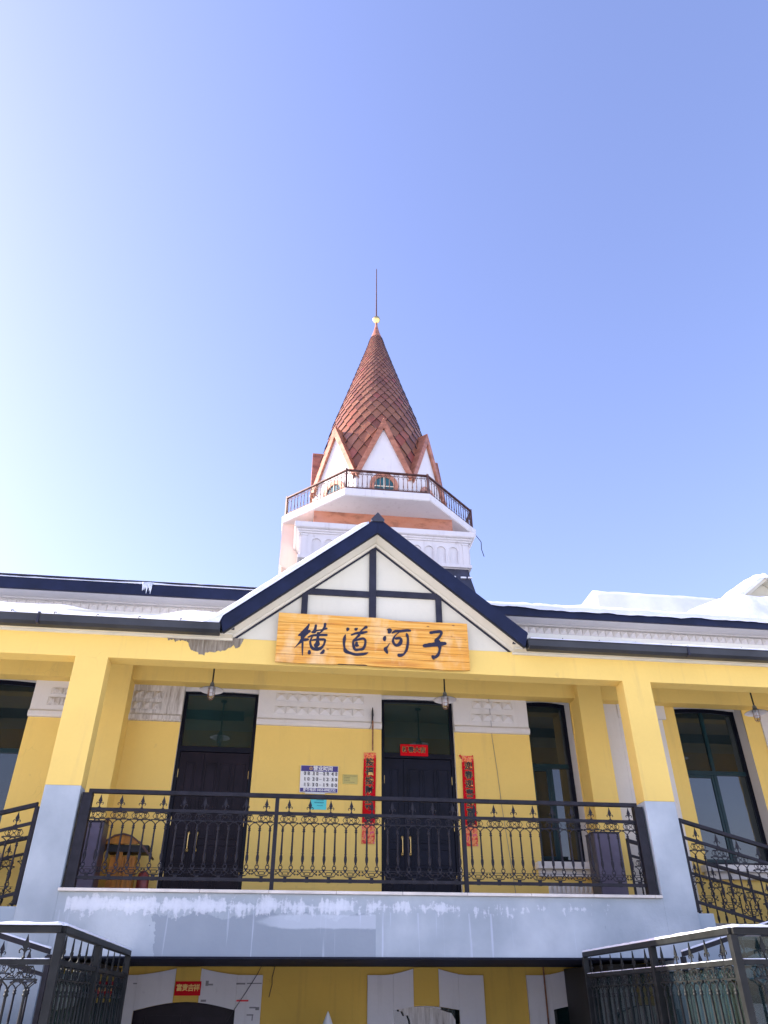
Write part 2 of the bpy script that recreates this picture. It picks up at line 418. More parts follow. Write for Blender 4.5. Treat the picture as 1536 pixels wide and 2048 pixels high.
def thing(name, label, cat, loc=(0, 0, 0), group=None, rz=0):
    o = bpy.data.objects.new(name, None); COL.objects.link(o); o.location = loc; o.rotation_euler.z = rz
    o.empty_display_size = 0.2
    return tag(o, label, cat, group)
def link_copy(o, parent, loc=None, rz=None):
    c = o.copy(); COL.objects.link(c); c.parent = parent
    if loc is not None: c.location = loc
    if rz is not None: c.rotation_euler.z = rz
    return c
def fbm(x, y=0.0, z=0.0):
    from mathutils import noise as nz
    return nz.fractal(Vector((x, y, z)), 0.9, 2.0, 4)
def text_mesh(body, size, bold=0.0, extrude=0.0, align='CENTER', sx=1.0):
    c = bpy.data.curves.new('writing', 'FONT'); c.body = body; c.size = size; c.offset = bold; c.extrude = extrude
    c.align_x = align; c.align_y = 'CENTER'; c.resolution_u = 3
    t = bpy.data.objects.new('writing', c); COL.objects.link(t)
    dg = bpy.context.evaluated_depsgraph_get()
    me = bpy.data.meshes.new_from_object(t.evaluated_get(dg))
    bpy.data.objects.remove(t); bpy.data.curves.remove(c)
    for v in me.vertices:                      # stand the writing up: x right, z up, facing -y
        x, y, z = v.co; v.co = (x * sx, -z, y)
    return me
def writing(name, body, size, mat, parent, loc, bold=0.0, sx=1.0, align='CENTER'):
    me = text_mesh(body, size, bold, 0.0, align, sx)
    me.materials.clear(); me.materials.append(M[mat])
    o = bpy.data.objects.new(name, me); COL.objects.link(o); o.parent = parent; o.location = loc
    return o

# ------------------------------------------------------------------ ground
g = MB()
for i in range(1):
    g.face([(-900, -900, -1.6), (900, -900, -1.6), (900, 900, -1.6), (-900, 900, -1.6)])
tag(g.build('ground', 'snow'), kind='structure')

# ------------------------------------------------------------------ station building
B = thing('station_building', 'yellow station building with a white half-timbered gable, arcaded porch and blue-grey base under snow', 'building', (0, 2.2, -1.6))
B.location = (0, 0, 0)
BV = 0.006
WY = 2.2                                             # back wall plane
holes = [(-6.75, -5.21, 1.80, 4.46, 'window'), (-2.87, -1.67, 1.12, 4.34, 'door'), (0.37, 1.59, 1.12, 4.34, 'door'),
         (2.88, 3.66, 1.80, 4.46, 'window'), (5.57, 6.84, 1.80, 4.46, 'window')]
def wall(mb, x0, x1, z0, z1, y, holes, depth):
    xs = sorted({x0, x1, *[h[0] for h in holes], *[h[1] for h in holes]}); zs = sorted({z0, z1, *[h[2] for h in holes], *[h[3] for h in holes]})
    for a, b in zip(xs, xs[1:]):
        for c, d in zip(zs, zs[1:]):
            mx, mz = (a + b) / 2, (c + d) / 2
            if any(h[0] < mx < h[1] and h[2] < mz < h[3] for h in holes): continue
            mb.face([(a, y, c), (b, y, c), (b, y, d), (a, y, d)])
w = MB(); wall(w, -14, 14, 1.0, 3.80, WY, [(a, b, max(c, 1.0), min(d, 3.80)) for a, b, c, d, k in holes], 0.3)
bmesh.ops.remove_doubles(w.bm, verts=w.bm.verts, dist=1e-5)
w.build('wall', 'yellow', B)
for a, b, c, d, k in holes:                          # reveals of the openings
    w = MB(); dep = 0.25 if k == 'window' else 0.12
    for q in ([(a, WY, c), (a, WY + dep, c), (a, WY + dep, 4.6), (a, WY, 4.6)], [(b, WY, c), (b, WY + dep, c), (b, WY + dep, 4.6), (b, WY, 4.6)],
              [(a, WY, 4.6), (b, WY, 4.6), (b, WY + dep, 4.6), (a, WY + dep, 4.6)], [(a, WY, c), (b, WY, c), (b, WY + dep, c), (a, WY + dep, c)]):
        w.face(q)
    w.build('reveal', 'white', B)
# white upper band with its moulding
def band(x0, x1, mat='white'):
    w = MB(); w.box(x0, x1, WY - 0.025, WY + 0.02, 3.885, 4.60)
    w.prism([(WY + 0.02, 3.77), (WY - 0.05, 3.77), (WY - 0.07, 3.80), (WY - 0.07, 3.85), (WY - 0.035, 3.885), (WY + 0.02, 3.885)], x0, x1, 'x')
    return w.build('white_band', mat, B)
band(-5.21, -3.67); band(-3.67, -2.87, 'stained'); band(-1.67, 0.37); band(1.59, 2.88); band(-12, -6.75); 
w = MB(); w.box(3.66, 4.2, WY - 0.02, WY + 0.02, 3.80, 4.40).build('wall', 'yellow', B)
w = MB(); w.box(5.30, 5.37, WY - 0.001, WY + 0.02, 3.80, 4.12); w.build('wall', 'yellow', B)
w = MB(); w.box(5.37, 5.57, WY - 0.001, WY + 0.02, 3.80, 4.40); w.box(6.84, 12, WY - 0.001, WY + 0.02, 3.8, 4.4); w.build('wall', 'yellow', B)
# white corner strips on the right bay
w = MB(); w.box(4.2, 4.5, WY - 0.03, WY + 0.02, 1.0, 4.40); w.box(4.5, 5.3, WY - 0.03, WY + 0.02, 1.0, 4.12); w.box(4.5, 5.37, WY - 0.05, WY + 0.02, 4.12, 4.40)
w.build('corner_strip', 'white', B, bevel=BV); w = MB(); w.box(7.15, 7.6, WY - 0.03, WY + 0.02, 1.0, 4.40)
w.build('corner_strip', 'white', B, bevel=BV)
def pyramids(x0, x1, z0, z1, n, y=WY - 0.025, h=0.055, mat='white', name='pointed_rustication', first=1.0):
    w = MB(); p = (x1 - x0) / n
    for i in range(n):
        a, b = x0 + i * p + 0.003, x0 + (i + 1) * p - 0.003
        cx, cz = (a + b) / 2 + random.uniform(-.008, .008), (z0 + z1) / 2 + 0.02
        v = [(a, y, z0), (b, y, z0), (b, y, z1), (a, y, z1)]; t = (cx, y - h, cz)
        m_ = [(a, y - h * .35, z0), (b, y - h * .35, z0), (b, y - h * .18, z1), (a, y - h * .18, z1)]
        for k in range(4):
            w.face([v[k], v[(k + 1) % 4], m_[(k + 1) % 4], m_[k]]); w.face([m_[k], m_[(k + 1) % 4], t])
    return w.build(name, mat, B)
pyramids(-1.39, 0.07, 4.185, 4.305, 8); pyramids(-1.40, 0.07, 3.965, 4.085, 8)
pyramids(1.92, 2.62, 4.185, 4.305, 4); pyramids(1.90, 2.62, 3.965, 4.085, 4)
pyramids(-3.66, -3.20, 4.125, 4.25, 3, mat='stained'); pyramids(-3.66, -3.20, 3.95, 4.07, 3, mat='stained')
pyramids(-4.95, -4.2, 4.14, 4.24, 4, mat='stained'); pyramids(-4.97, -4.2, 3.96, 4.09, 4, mat='stained')

def arc_top(x0, x1, zs, rise, n=10):
    return [(x0 + (x1 - x0) * i / n, zs + rise * math.sin(math.pi * i / n)) for i in range(n + 1)]
def spandrel(x0, x1, ztop, zs, rise, y0, y1, mat='white'):
    w = MB(); a = arc_top(x0, x1, zs, rise)
    for (xa, za), (xb, zb) in zip(a, a[1:]):
        w.prism([(xa, za), (xb, zb), (xb, ztop), (xa, ztop)], y0, y1)
    bmesh.ops.remove_doubles(w.bm, verts=w.bm.verts, dist=1e-5)
    w.build('arch_infill', mat, B)
for a, b, c, d, k in holes:
    spandrel(a, b, 4.62, d - (0.06 if k == 'window' else 0.04), 0.035 if k == 'window' else .015, WY + (0.20 if k == 'window' else 0.03), WY + (0.249 if k == 'window' else 0.069))

def window(x0, x1, z0, z1, mull, zt, yf=2.45):
    f = MB(); t = 0.065
    f.box(x0, x0 + t, yf, yf + .06, z0, z1); f.box(x1 - t, x1, yf, yf + .06, z0, z1)
    f.box(x0 + t, x1 - t, yf, yf + .06, z0, z0 + t)
    a = arc_top(x0 + t, x1 - t, z1 - 0.125, 0.032)
    for (xa, za), (xb, zb) in zip(a, a[1:]): f.prism([(xa, za), (xb, zb), (xb, z1), (xa, z1)], yf, yf + .06)
    o = f.build('window', 'blackframe', B, bevel=0.003)
    s = MB(); s.box(x0 + t, x1 - t, yf - .005, yf + .05, zt, zt + .07)
    mx = x0 + (x1 - x0) * 0.5
    s.box(mx - .028, mx + .028, yf - .003, yf + .048, z0 + t, zt)
    if mull: s.box(mx - .03, mx + .03, yf - .003, yf + .048, zt + .07, z1 - .1)
    for xa, xb in ((x0 + t, mx - .028),):             # opening sash of the left light
        s.box(xa, xa + .045, yf + .006, yf + .045, z0 + t, zt); s.box(xb - .045, xb, yf + .006, yf + .045, z0 + t, zt)
        s.box(xa + .045, xb - .045, yf + .006, yf + .045, zt - .05, zt); s.box(xa + .045, xb - .045, yf + .006, yf + .045, z0 + t, z0 + t + .05)
    s.build('sash_frame', 'wframe', o, bevel=0.003)
    for xa, xb, za, zb in ((x0 + t, mx, z0 + t, zt), (mx, x1 - t, z0 + t, zt), (x0 + t, x1 - t, zt + .07, z1 - .1)):
        p = MB(); p.box(xa, xb, yf + .025, yf + .031, za, zb); p.build('pane', 'glass', o)
    return o
for i, (a, b, c, d, k) in enumerate(holes):
    if k == 'window':
        o = window(a, b, c + 0.02, d, i != 3, 3.30 if i == 3 else 3.27)
        s = MB(); s.box(a - .13, b + .13, WY - .16, WY + .20, 1.70, 1.80); s.box(a - .09, b + .09, WY - .08, WY + .001, 1.60, 1.70)
        s.build('sill', 'white', o, bevel=0.006)

pyramids(2.92, 3.62, 1.36, 1.50, 10, y=WY - 0.002, h=.04, name='vent_grille')
def moulding(mb, x0, x1, z0, z1, y, t=0.018, d=0.014):
    mb.box(x0, x1, y - d, y, z0, z0 + t); mb.box(x0, x1, y - d, y, z1 - t, z1)
    mb.box(x0, x0 + t, y - d, y, z0 + t, z1 - t); mb.box(x1 - t, x1, y - d, y, z0 + t, z1 - t)
def door(x0, x1, split, mat, greenish):
    y = 2.30
    f = MB(); t = 0.055
    f.box(x0, x0 + t, y - .03, y + .05, 1.12, 4.34); f.box(x1 - t, x1, y - .03, y + .05, 1.12, 4.34)
    f.box(x0 + t, x1 - t, y - .03, y + .05, 3.34, 3.42)
    a = arc_top(x0 + t, x1 - t, 4.255, 0.014)
    for (xa, za), (xb, zb) in zip(a, a[1:]): f.prism([(xa, za), (xb, zb), (xb, 4.34), (xa, 4.34)], y - .03, y + .05)
    o = f.build('door', 'blackframe', B, bevel=0.003)
    p = MB(); p.box(x0 + t, x1 - t, y + .01, y + .016, 3.42, 4.27); p.build('transom_pane', 'glassgreen', o)
    lb = MB()
    for lx0, lx1, n in ((x0 + t, split, 1), (split, x1 - t, 3)):
        lb.box(lx0 + .003, lx1 - .003, y, y + .04, 1.13, 3.335)
        w_ = (lx1 - lx0 - .06) / n
        for k in range(n):
            a0, a1 = lx0 + .03 + k * w_ + .018, lx0 + .03 + (k + 1) * w_ - .018
            if n == 1: a0 += .05; a1 -= .05
            moulding(lb, a0, a1, 2.42, 3.18, y, .014, .012)
            lb.box(a0 + .03, a1 - .03, y - .008, y, 2.46, 3.14)
        q0, q1 = lx0 + .07, lx1 - .07
        for za, zb in ((1.28, 1.62), (1.70, 1.98), (2.06, 2.32)):
            if n == 1: moulding(lb, q0, q1, za, zb, y, .014, .012); lb.box(q0 + .05, q1 - .05, y - .008, y, za + .05, zb - .05)
            else:
                c_ = (q0 + q1) / 2
                for r0, r1 in ((q0, c_ - .02), (c_ + .02, q1)): moulding(lb, r0, r1, za, zb, y, .014, .012); lb.box(r0 + .05, r1 - .05, y - .008, y, za + .05, zb - .05)
    lb.box(split - .02, split + .02, y - .018, y - .001, 1.13, 3.33)
    lb.build('door_leaf', mat, o, bevel=0.002)
    for s_ in (-1, 1):
        h = MB(); xx = split + s_ * .062
        h.tube([(xx, y - .012, 1.90), (xx, y - .05, 1.915), (xx, y - .055, 2.0), (xx, y - .055, 2.03), (xx, y - .05, 2.115), (xx, y - .012, 2.13)], [.012, .009, .0075, .0075, .009, .012], 8)
        for zc in (1.90, 2.13): h.lathe([(0, -.03), (.017, -.02), (.02, 0), (.017, .02), (0, .035)], (xx, y - .016, zc), 10)
        h.build('handle', 'brass', o)
    for xx in (x0 + t, x1 - t):
        for zc in (1.55, 2.3, 3.0):
            h = MB(); h.tube([(xx, y - .012, zc - .06), (xx, y - .012, zc + .06)], .009, 8); h.build('hinge', 'brass', o)
    return o
door(-2.87, -1.67, -2.46, 'doorbrown', 1)
door(0.37, 1.59, 0.765, 'door', 0)
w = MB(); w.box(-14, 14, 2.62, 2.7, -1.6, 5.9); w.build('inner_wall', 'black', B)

# pilasters, back beam, ceiling, piers, front beam
def each_side(f):
    for s in (-1, 1): f(s)
def sx(s, a, b): return (min(s * a, s * b), max(s * a, s * b))
for s in (-1, 1):
    for c0, c1 in ((3.68, 4.10), (8.2, 8.6)):
        a, b = sx(s, c0, c1); w = MB(); w.box(a, b, 1.8, 2.19, 1.1, 4.60); w.build('pilaster', 'yellow', B, bevel=BV)
    for c0, c1 in ((3.65, 4.08), (8.2, 8.62)):
        a, b = sx(s, c0, c1)
        w = MB(); w.box(a, b, 0.0, 0.26, 2.26, 3.95); w.build('pier', 'yellow', B, bevel=BV)
        w = MB(); w.box(a, b, 0.0, 0.26, -1.6, 2.26); w.build('pier_base', 'grey', B, bevel=BV)
w = MB(); w.box(-12, 12, 1.95, 2.2, 4.355, 4.62); w.build('back_beam', 'yellow', B, bevel=BV)
w = MB(); w.box(-12, 12, 0.20, 2.3, 4.60, 4.66); w.build('porch_ceiling', 'inner', B)
w = MB(); w.box(-12, 12, 0.0, 0.25, 3.94, 4.305); w.build('front_beam', 'yellow', B, bevel=BV)
w = MB(); w.box(-12, 12, 0.03, 0.25, 4.30, 4.64); w.build('front_beam_upper', 'cream', B)
# bare patch where the yellow skin has come off the beam
random.seed(3)
def ragged(prof):
    w = MB()
    for (xa, za), (xb, zb) in zip(prof, prof[1:]):
        w.prism([(xa, za), (xb, zb), (xb, 4.306), (xa, 4.306)], -0.004, 0.001)
    bmesh.ops.remove_doubles(w.bm, verts=w.bm.verts, dist=1e-5)
    return w
key = [(-2.93, 4.29), (-2.90, 4.235), (-2.83, 4.245), (-2.80, 4.21), (-2.75, 4.235), (-2.66, 4.235), (-2.62, 4.20), (-2.60, 4.14), (-2.55, 4.09), (-2.47, 4.075), (-2.46, 4.035), (-2.38, 4.035), (-2.37, 4.075), (-2.24, 4.09), (-2.12, 4.115), (-2.04, 4.165), (-2.0, 4.20), (-1.97, 4.16), (-1.92, 4.175), (-1.885, 4.24), (-1.87, 4.29)]
fine = []
for (xa, za), (xb, zb) in zip(key, key[1:]):
    for i in range(5):
        t = i / 5; fine.append((xa + (xb - xa) * t, za + (zb - za) * t + random.uniform(-.010, .010)))
fine.append(key[-1])
ragged(fine).build('bare_plaster_patch', 'bare', B)

# porch slab
w = MB(); w.box(-3.65, 3.65, 0.0, 0.30, 0.445, 1.085); w.build('slab_edge', 'grey', B)
w = MB(); w.box(-3.65, 3.65, 0.30, 2.2, 0.55, 1.10); w.build('porch_floor', 'paving', B)
w = MB(); w.box(-3.65, 3.65, -0.012, 2.18, 0.425, 0.4445); w.build('slab_underside', 'soffshade', B)  # near-black sheet: shade beneath the slab put into its colour
w = MB(); x = -3.66
while x < 3.63:
    x2 = min(x + 0.80, 3.64); w.box(x + .002, x2 - .002, -.045, .32, 1.088, 1.122); x = x2
w.build('slab_cap', 'cap', B, bevel=0.004)
# outer bays: landing and stair flights with their blue-grey strings
for s in (-1, 1):
    w = MB(); a, b = sx(s, 4.08, 4.30); w.box(a, b, 0.02, 0.30, -1.6, 0.93)
    pts = [(4.30, 0.66), (8.2, -0.40), (8.2, -0.75), (4.30, 0.31)]
    w.prism([(s * p, q) for p, q in pts], 0.03, 0.28); w.prism([(s * p, q) for p, q in pts], 1.95, 2.19)
    w.build('stair_string', 'greyplain', B, bevel=BV)
    w = MB()
    for i in range(13):
        xa = 4.1 + i * .31; zt = .98 - i * .085 - .05
        a, b = sx(s, xa, xa + .31); w.box(a, b, .3, 1.94, zt - .10, zt)
    w.build('steps', 'paving', B)
# lower flight walls in front, rising away from the middle
for s in (-1, 1):
    w = MB(); w.prism([(s * 3.3, -1.6), (s * 8.0, -1.6), (s * 8.0, 0.75), (s * 3.3, -0.50)], -0.75, -0.55); w.build('lower_stair_string', 'greyplain', B, bevel=BV)
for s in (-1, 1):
    a, b = sx(s, 2.98 if s > 0 else 3.15, 3.63); w = MB(); w.box(a, b, .45, 2.1, -1.55, .40)  # dark boxes added to darken the view behind the foreground railings
    tag(w.build('dark_backdrop', 'black', None), 'added dark lobby under the porch slab behind the bottom-' + ('left' if s < 0 else 'right') + ' foreground railing', 'backdrop', 'dark backdrops added under the porch')
# glazed screen under the right-hand flight
w = MB(); w.box(4.34, 8.1, 0.40, 0.42, -1.5, 0.50); o = w.build('under_stair_window', 'glassgreen', B)
w = MB(); w.box(-8.1, -4.34, 0.40, 0.42, -1.5, 0.50); o = w.build('under_stair_window', 'glassgreen', B)

# gable
w = MB(); w.prism([(-2.06, 4.307), (2.06, 4.307), (0, 5.985)], 0.015, 0.2); w.build('gable_wall', 'cream', B)
w = MB(); t = -0.022
w.box(-0.095, 0.01, t - .006, 0.014, 4.307, 5.90)
w.box(-1.00, -0.096, t, 0.014, 5.060, 5.155); w.box(0.011, 0.91, t, 0.014, 5.090, 5.185)
w.box(-1.09, -1.0, t - .003, 0.014, 4.307, 5.155); w.box(0.91, 1.0, t - .003, 0.014, 4.307, 5.185)
w.build('gable_timber', 'timber', B, bevel=0.003)
for s in (-1, 1):
    k = 1.678 / 2.06
    def strip(d0, d1, y0, y1, mat, name):          # strips parallel to the rake measured down from it
        w = MB(); w.prism([(s * (2.06 - 0.0), 4.307 - d0 * 0 ), (s * (2.06 - d1 * 1.25), 4.307), (s * 0.0, 5.985 - d1), (0, 5.985 - d0)] if d0 == 0 else
                          [(s * (2.06 - d0 * 1.23), 4.307), (s * (2.06 - d1 * 1.23), 4.307), (0, 5.985 - d1), (0, 5.985 - d0)], y0, y1)
        w.build(name, mat, B)
    strip(0, 0.045, -0.04, 0.013, 'soffit', 'rake_moulding')
    strip(0.047, 0.075, -0.012, 0.013, 'timber', 'rake_line')
    # soffit and bargeboard
    w = MB(); q = [(s * 2.05, 0.02, 4.300), (s * 2.15, -0.235, 4.295), (0, -0.235, 6.06), (0, 0.02, 5.98)]
    w.frustum(q, [(x_, y_, z_ + .03) for x_, y_, z_ in q]); w.build('gable_soffit', 'soffit', B)
    w = MB(); w.prism([(s * 2.145, 4.275), (0, 6.045), (0, 6.325), (s * 2.205, 4.50)], -0.275, -0.235); w.build('bargeboard', 'navy', B, bevel=0.004)
    w = MB(); w.prism([(s * 2.13, 4.262), (0, 6.030), (0, 6.044), (s * 2.145, 4.276)], -0.262, -0.235); w.build('bargeboard_drip', 'black', B)
    w = MB(); w.prism([(s * 2.205, 4.47), (0, 6.295), (0, 6.33), (s * 2.22, 4.495)], -0.234, 0.16); w.prism([(s * 1.94, 4.69), (0, 6.295), (0, 6.33), (s * 1.94, 4.725)], 0.161, 5.0); w.build('gable_roof', 'roofing', B)
w = MB(); w.prism([(-.105, 6.27), (0, 6.40), (.105, 6.27), (0.085, 6.235), (-.085, 6.235)], -.30, 5.0); w.build('ridge_cap', 'roofing', B)

# porch roof, gutters
for s in (-1, 1):
    a, b = sx(s, 2.0, 12)
    w = MB(); w.prism([(-.17, 4.36), (2.2, 5.16), (2.2, 5.22), (-.17, 4.42)], a, b, 'x'); w.build('porch_roof', 'roofing', B)
    a, b = sx(s, 2.02, 12)
    w = MB(); w.box(a, b, -.17, .0, 4.288, 4.306); w.box(a, b, -.035, -.001, 4.262, 4.287); w.build('eaves_soffit', 'soffit', B)
    a, b = sx(s, 2.195, 12)
    w = MB(); w.prism([(-.17, 4.255), (-.245, 4.265), (-.30, 4.295), (-.31, 4.375), (-.325, 4.39), (-.295, 4.39), (-.285, 4.305), (-.24, 4.285), (-.17, 4.28)], a, b, 'x')
    w.box(a, b, -.19, -.171, 4.27, 4.41)
    e = s * 2.185
    w.box(min(e, e + s * .01), max(e, e + s * .01), -.31, -.17, 4.262, 4.388)
    gt = w.build('gutter', 'gutter', B)
    for i in range(16):
        xx = s * (2.75 + i * .56)
        h = MB(); h.tube([(xx, -.19, 4.40), (xx, -.20, 4.475), (xx + .015, -.16, 4.49)], .007, 5); h.build('snow_hook', 'black', gt)
    for xx in (s * 4.6, s * 7.0): 
        h = MB(); h.box(xx, xx + .03, -.318, -.16, 4.26, 4.418); h.build('gutter_joint', 'timber', gt)
# upper wall and main eave
w = MB(); w.box(-14, 14, 2.10, 2.45, 4.67, 5.80); w.build('upper_wall', 'white', B)
w = MB(); w.box(-14, 14, 1.74, 2.099, 5.742, 5.76); w.box(-14, 14, 2.03, 2.099, 5.725, 5.741); w.box(-14, 14, 2.06, 2.099, 5.54, 5.575); w.build('main_eave_soffit', 'white', B, bevel=0.004)
pyramids(2.6, 8.0, 5.585, 5.715, 37, y=2.099, h=.085, name='pointed_frieze')
pyramids(-7.9, -2.0, 5.585, 5.715, 40, y=2.099, h=.05, name='pointed_frieze')
w = MB(); w.box(-14, 14, 1.69, 1.74, 5.735, 5.93); w.build('main_gutter', 'navy', B, bevel=0.004)
w = MB(); w.box(-14, -1.9, 1.80, 1.84, 5.985, 6.05); w.box(-14, -1.9, 1.76, 1.84, 5.94, 5.984); w.build('roof_edge_trim', 'timber', B)
w = MB(); w.prism([(1.74, 5.90), (7.5, 7.60), (13.5, 5.8), (13.5, 5.7), (7.5, 7.5), (1.74, 5.80)], -14, 14, 'x'); w.build('main_roof', 'roofing', B)
w = MB(); w.box(-14, 14, 2.7, 13.3, -1.6, 5.75); w.build('building_body', 'yellow', B)
# dormer and low rear roof at the right
w = MB(); w.prism([(7.40, 6.0), (9.3, 6.0), (9.3, 6.45), (8.32, 7.18), (7.40, 6.5)], 2.6, 5.0); w.build('dormer', 'cream', B)
w = MB()
for s_, p in ((-1, [(7.26, 6.38), (8.32, 7.19), (8.32, 7.27), (7.20, 6.42)]), (1, [(9.38, 6.38), (8.32, 7.19), (8.32, 7.27), (9.44, 6.42)])): w.prism(p, 2.35, 5.2)
w.build('dormer_roof', 'soffit', B)

# basement
def bdoor(cx, hw, ho, zt, bottom=-1.6):
    """arched opening centre, half width, half width of the stone surround, springing height"""
    return cx, hw, ho, zt
bas = [(-2.27, .66, 1.0, -.075, .095, .168), (0.99, .46, .82, -.085, .05, .18), (3.27, .48, .83, -.085, .06, .17)]
bh = [(cx - hw, cx + hw, -1.6, zt + rise) for cx, hw, ho, zt, rise, kg in bas]
w = MB(); wall(w, -8.1, 8.1, -1.6, 0.56, WY, bh, .2); w.build('basement_wall', 'ochre', B)
for cx, hw, ho, zt, rise, kg in bas:
    w = MB(); a = arc_top(cx - hw, cx + hw, zt, rise)
    for (xa, za), (xb, zb) in zip(a, a[1:]): w.prism([(xa, za), (xb, zb), (xb, zt + rise + .001), (xa, zt + rise + .001)], WY, WY + .15)
    w.build('basement_arch_infill', 'ochre', B)
    for s in (-1, 1):                                 # swept white surround blocks either side of the key
        w = MB(); n = 14
        top = []
        for i in range(n + 1):
            u = i / n; xx = ho + (kg - ho) * u
            top.append((xx, .325 + .075 * max(0, (u - .35) / .65) ** 1.5))
        for (xa, za), (xb, zb) in zip(top, top[1:]):
            def bot(x_): return zt + rise * math.cos(min(1, abs(x_) / hw) * math.pi / 2) if abs(x_) < hw - 1e-6 else -1.6
            ba, bb = (bot(xa), bot(xb))
            if xa > hw > xb:
                for (p, zp), (q, zq) in (((xa, za), (hw + .001, za)), ((hw - .001, za), (xb, zb))):
                    w.prism([(cx + s * p, bot(p)), (cx + s * q, bot(q)), (cx + s * q, zq), (cx + s * p, zp)], WY - .045, WY - .001)
            else: w.prism([(cx + s * xa, ba), (cx + s * xb, bb), (cx + s * xb, zb), (cx + s * xa, za)], WY - .045, WY - .001)
        bmesh.ops.remove_doubles(w.bm, verts=w.bm.verts, dist=1e-5)
        w.build('voussoir', 'quoin', B)
    w = MB(); w.box(cx - kg + .002, cx + kg - .002, WY - .055, WY - .001, zt + rise, .42); w.build('keystone', 'ochre', B, bevel=.006)
w = MB(); w.box(-2.95, -1.6, 2.36, 2.42, -1.6, .05); moulding(w, -2.80, -2.32, -1.0, -.13, 2.36); moulding(w, -2.2, -1.72, -1.0, -.13, 2.36); w.build('basement_door', 'doorbrown', B)
w = MB(); w.box(.5, 1.5, 2.34, 2.36, -1.6, .05); w.build('basement_window', 'glass', B)
# broken plaster blocking in the middle arch
w = MB()
pts = [(.60, -.045), (.62, -.10), (.66, -.09), (.69, -.15), (.74, -.14), (.77, -.21), (.80, -.6), (1.40, -.6), (1.40, -.20), (1.37, -.15), (1.345, -.12), (1.30, -.11), (1.1, -.052), (.99, -.045), (.8, -.045)]
w.prism(pts, 2.24, 2.30); w.build('broken_plaster_blocking', 'stained', B)
w = MB(); w.box(2.75, 3.8, 2.36, 2.40, -1.6, .05); w.build('basement_window', 'glassgreen', B)
# grey daubs and a red mark beside the basement door
w = MB()
for (a, b, c, d) in ((-1.62, -1.50, .215, .235), (-1.48, -1.28, .222, .235), (-2.03, -1.99, .20, .26), (-2.0, -1.93, .205, .225), (-1.42, -1.33, -.055, -.038), (-1.34, -1.29, -.075, -.04), (-1.45, -1.36, -.135, -.12), (-1.38, -1.365, -.19, -.135), (-2.07, -2.0, .02, .045), (-2.98, -2.93, .22, .235)):
    w.box(a, b, WY - .0475, WY - .0452, c, d)
w.build('grey_daub', 'patch', B)
w = MB(); w.box(-1.60, -1.44, WY - .049, WY - .0452, .022, .042); w.build('red_tape', 'redpaper', B)

# ------------------------------------------------------------------ tower
T = thing('tower', 'white tower with octagonal balcony and tall copper-scaled spire behind the porch gable', 'tower', (1.30, 10.95, 0))
def sq(h, z): return [(-h, -h, z), (h, -h, z), (h, h, z), (-h, h, z)]
def octo(a, z):
    w_ = a * math.tan(math.pi / 8)
    return [(-w_, -a, z), (w_, -a, z), (a, -w_, z), (a, w_, z), (w_, a, z), (-w_, a, z), (-a, w_, z), (-a, -w_, z)]
def fr(mb, rings):
    for a, b in zip(rings, rings[1:]): mb.frustum(a, b, cap0=(a is rings[0]), cap1=(b is rings[-1]))
    bmesh.ops.remove_doubles(mb.bm, verts=mb.bm.verts, dist=1e-5); return mb
fr(MB(), [sq(3.3, 6.4), sq(2.72, 8.6), sq(2.58, 9.5), sq(2.44, 10.25), sq(2.42, 10.47)]).build('skirt_roof', 'slate', T)
w = MB(); random.seed(5)
for i in range(26):
    x = -2.3 + i * .185 + random.uniform(-.05, .05); w.box(x, x + random.uniform(.06, .16), -2.505, -2.462, 10.14 + random.uniform(-.02, .02), 10.17 + random.uniform(0, .03))
w.build('skirt_snow', 'snow', T)
fr(MB(), [sq(2.43, 10.45), sq(2.43, 11.36)]).build('tower_wall', 'towerwhite', T)
fr(MB(), [sq(2.51, 10.47), sq(2.51, 10.565)]).build('lower_ledge', 'towerwhite', T, bevel=.01)
fr(MB(), [sq(2.515, 11.30), sq(2.515, 11.345), sq(2.56, 11.36), sq(2.56, 11.41)]).build('cornice', 'towerwhite', T, bevel=.006)
fr(MB(), [sq(2.60, 11.412), sq(2.64, 11.44), sq(2.64, 11.60)]).build('cornice', 'towerwhite', T, bevel=.008)
# blind arcade panel of one side
w = MB(); P_, NW, z0, zs, zt = .363, .27, 10.60, 11.015, 11.30
n_ = 12; L0 = -n_ * P_ / 2
for i in range(n_):
    xa = L0 + i * P_; a0, a1 = xa + (P_ - NW) / 2, xa + (P_ + NW) / 2
    w.box(xa, a0, -2.475, -2.431, z0, zt); w.box(a1, xa + P_, -2.475, -2.431, z0, zt)
    w.box(a0 - .012, a0 + .012, -2.483, -2.4755, z0, zs); w.box(a1 - .012, a1 + .012, -2.483, -2.4755, z0, zs)
    ar = [(a0 + NW / 2 - NW / 2 * math.cos(math.pi * k / 10), zs + NW / 2 * math.sin(math.pi * k / 10)) for k in range(11)]
    for (p, q), (r_, s_) in zip(ar, ar[1:]): w.prism([(p, q), (r_, s_), (r_, zt), (p, zt)], -2.475, -2.431)
w.box(-2.43, L0, -2.475, -2.431, z0, zt); w.box(-L0, 2.43, -2.475, -2.431, z0, zt)
w.box(-2.43, -2.27, -2.492, -2.4755, 10.57, 11.22); w.box(2.27, 2.43, -2.492, -2.4755, 10.57, 11.22)
w.box(-2.45, -2.25, -2.505, -2.4755, 11.22, 11.28); w.box(2.25, 2.45, -2.505, -2.4755, 11.22, 11.28)
w.box(-2.43, 2.43, -2.475, -2.431, 10.566, 10.60)
bmesh.ops.remove_doubles(w.bm, verts=w.bm.verts, dist=1e-5)
ap = w.build('blind_arcade', 'towerwhite', T)
for k in (1, 2, 3): link_copy(ap, T, rz=k * math.pi / 2)
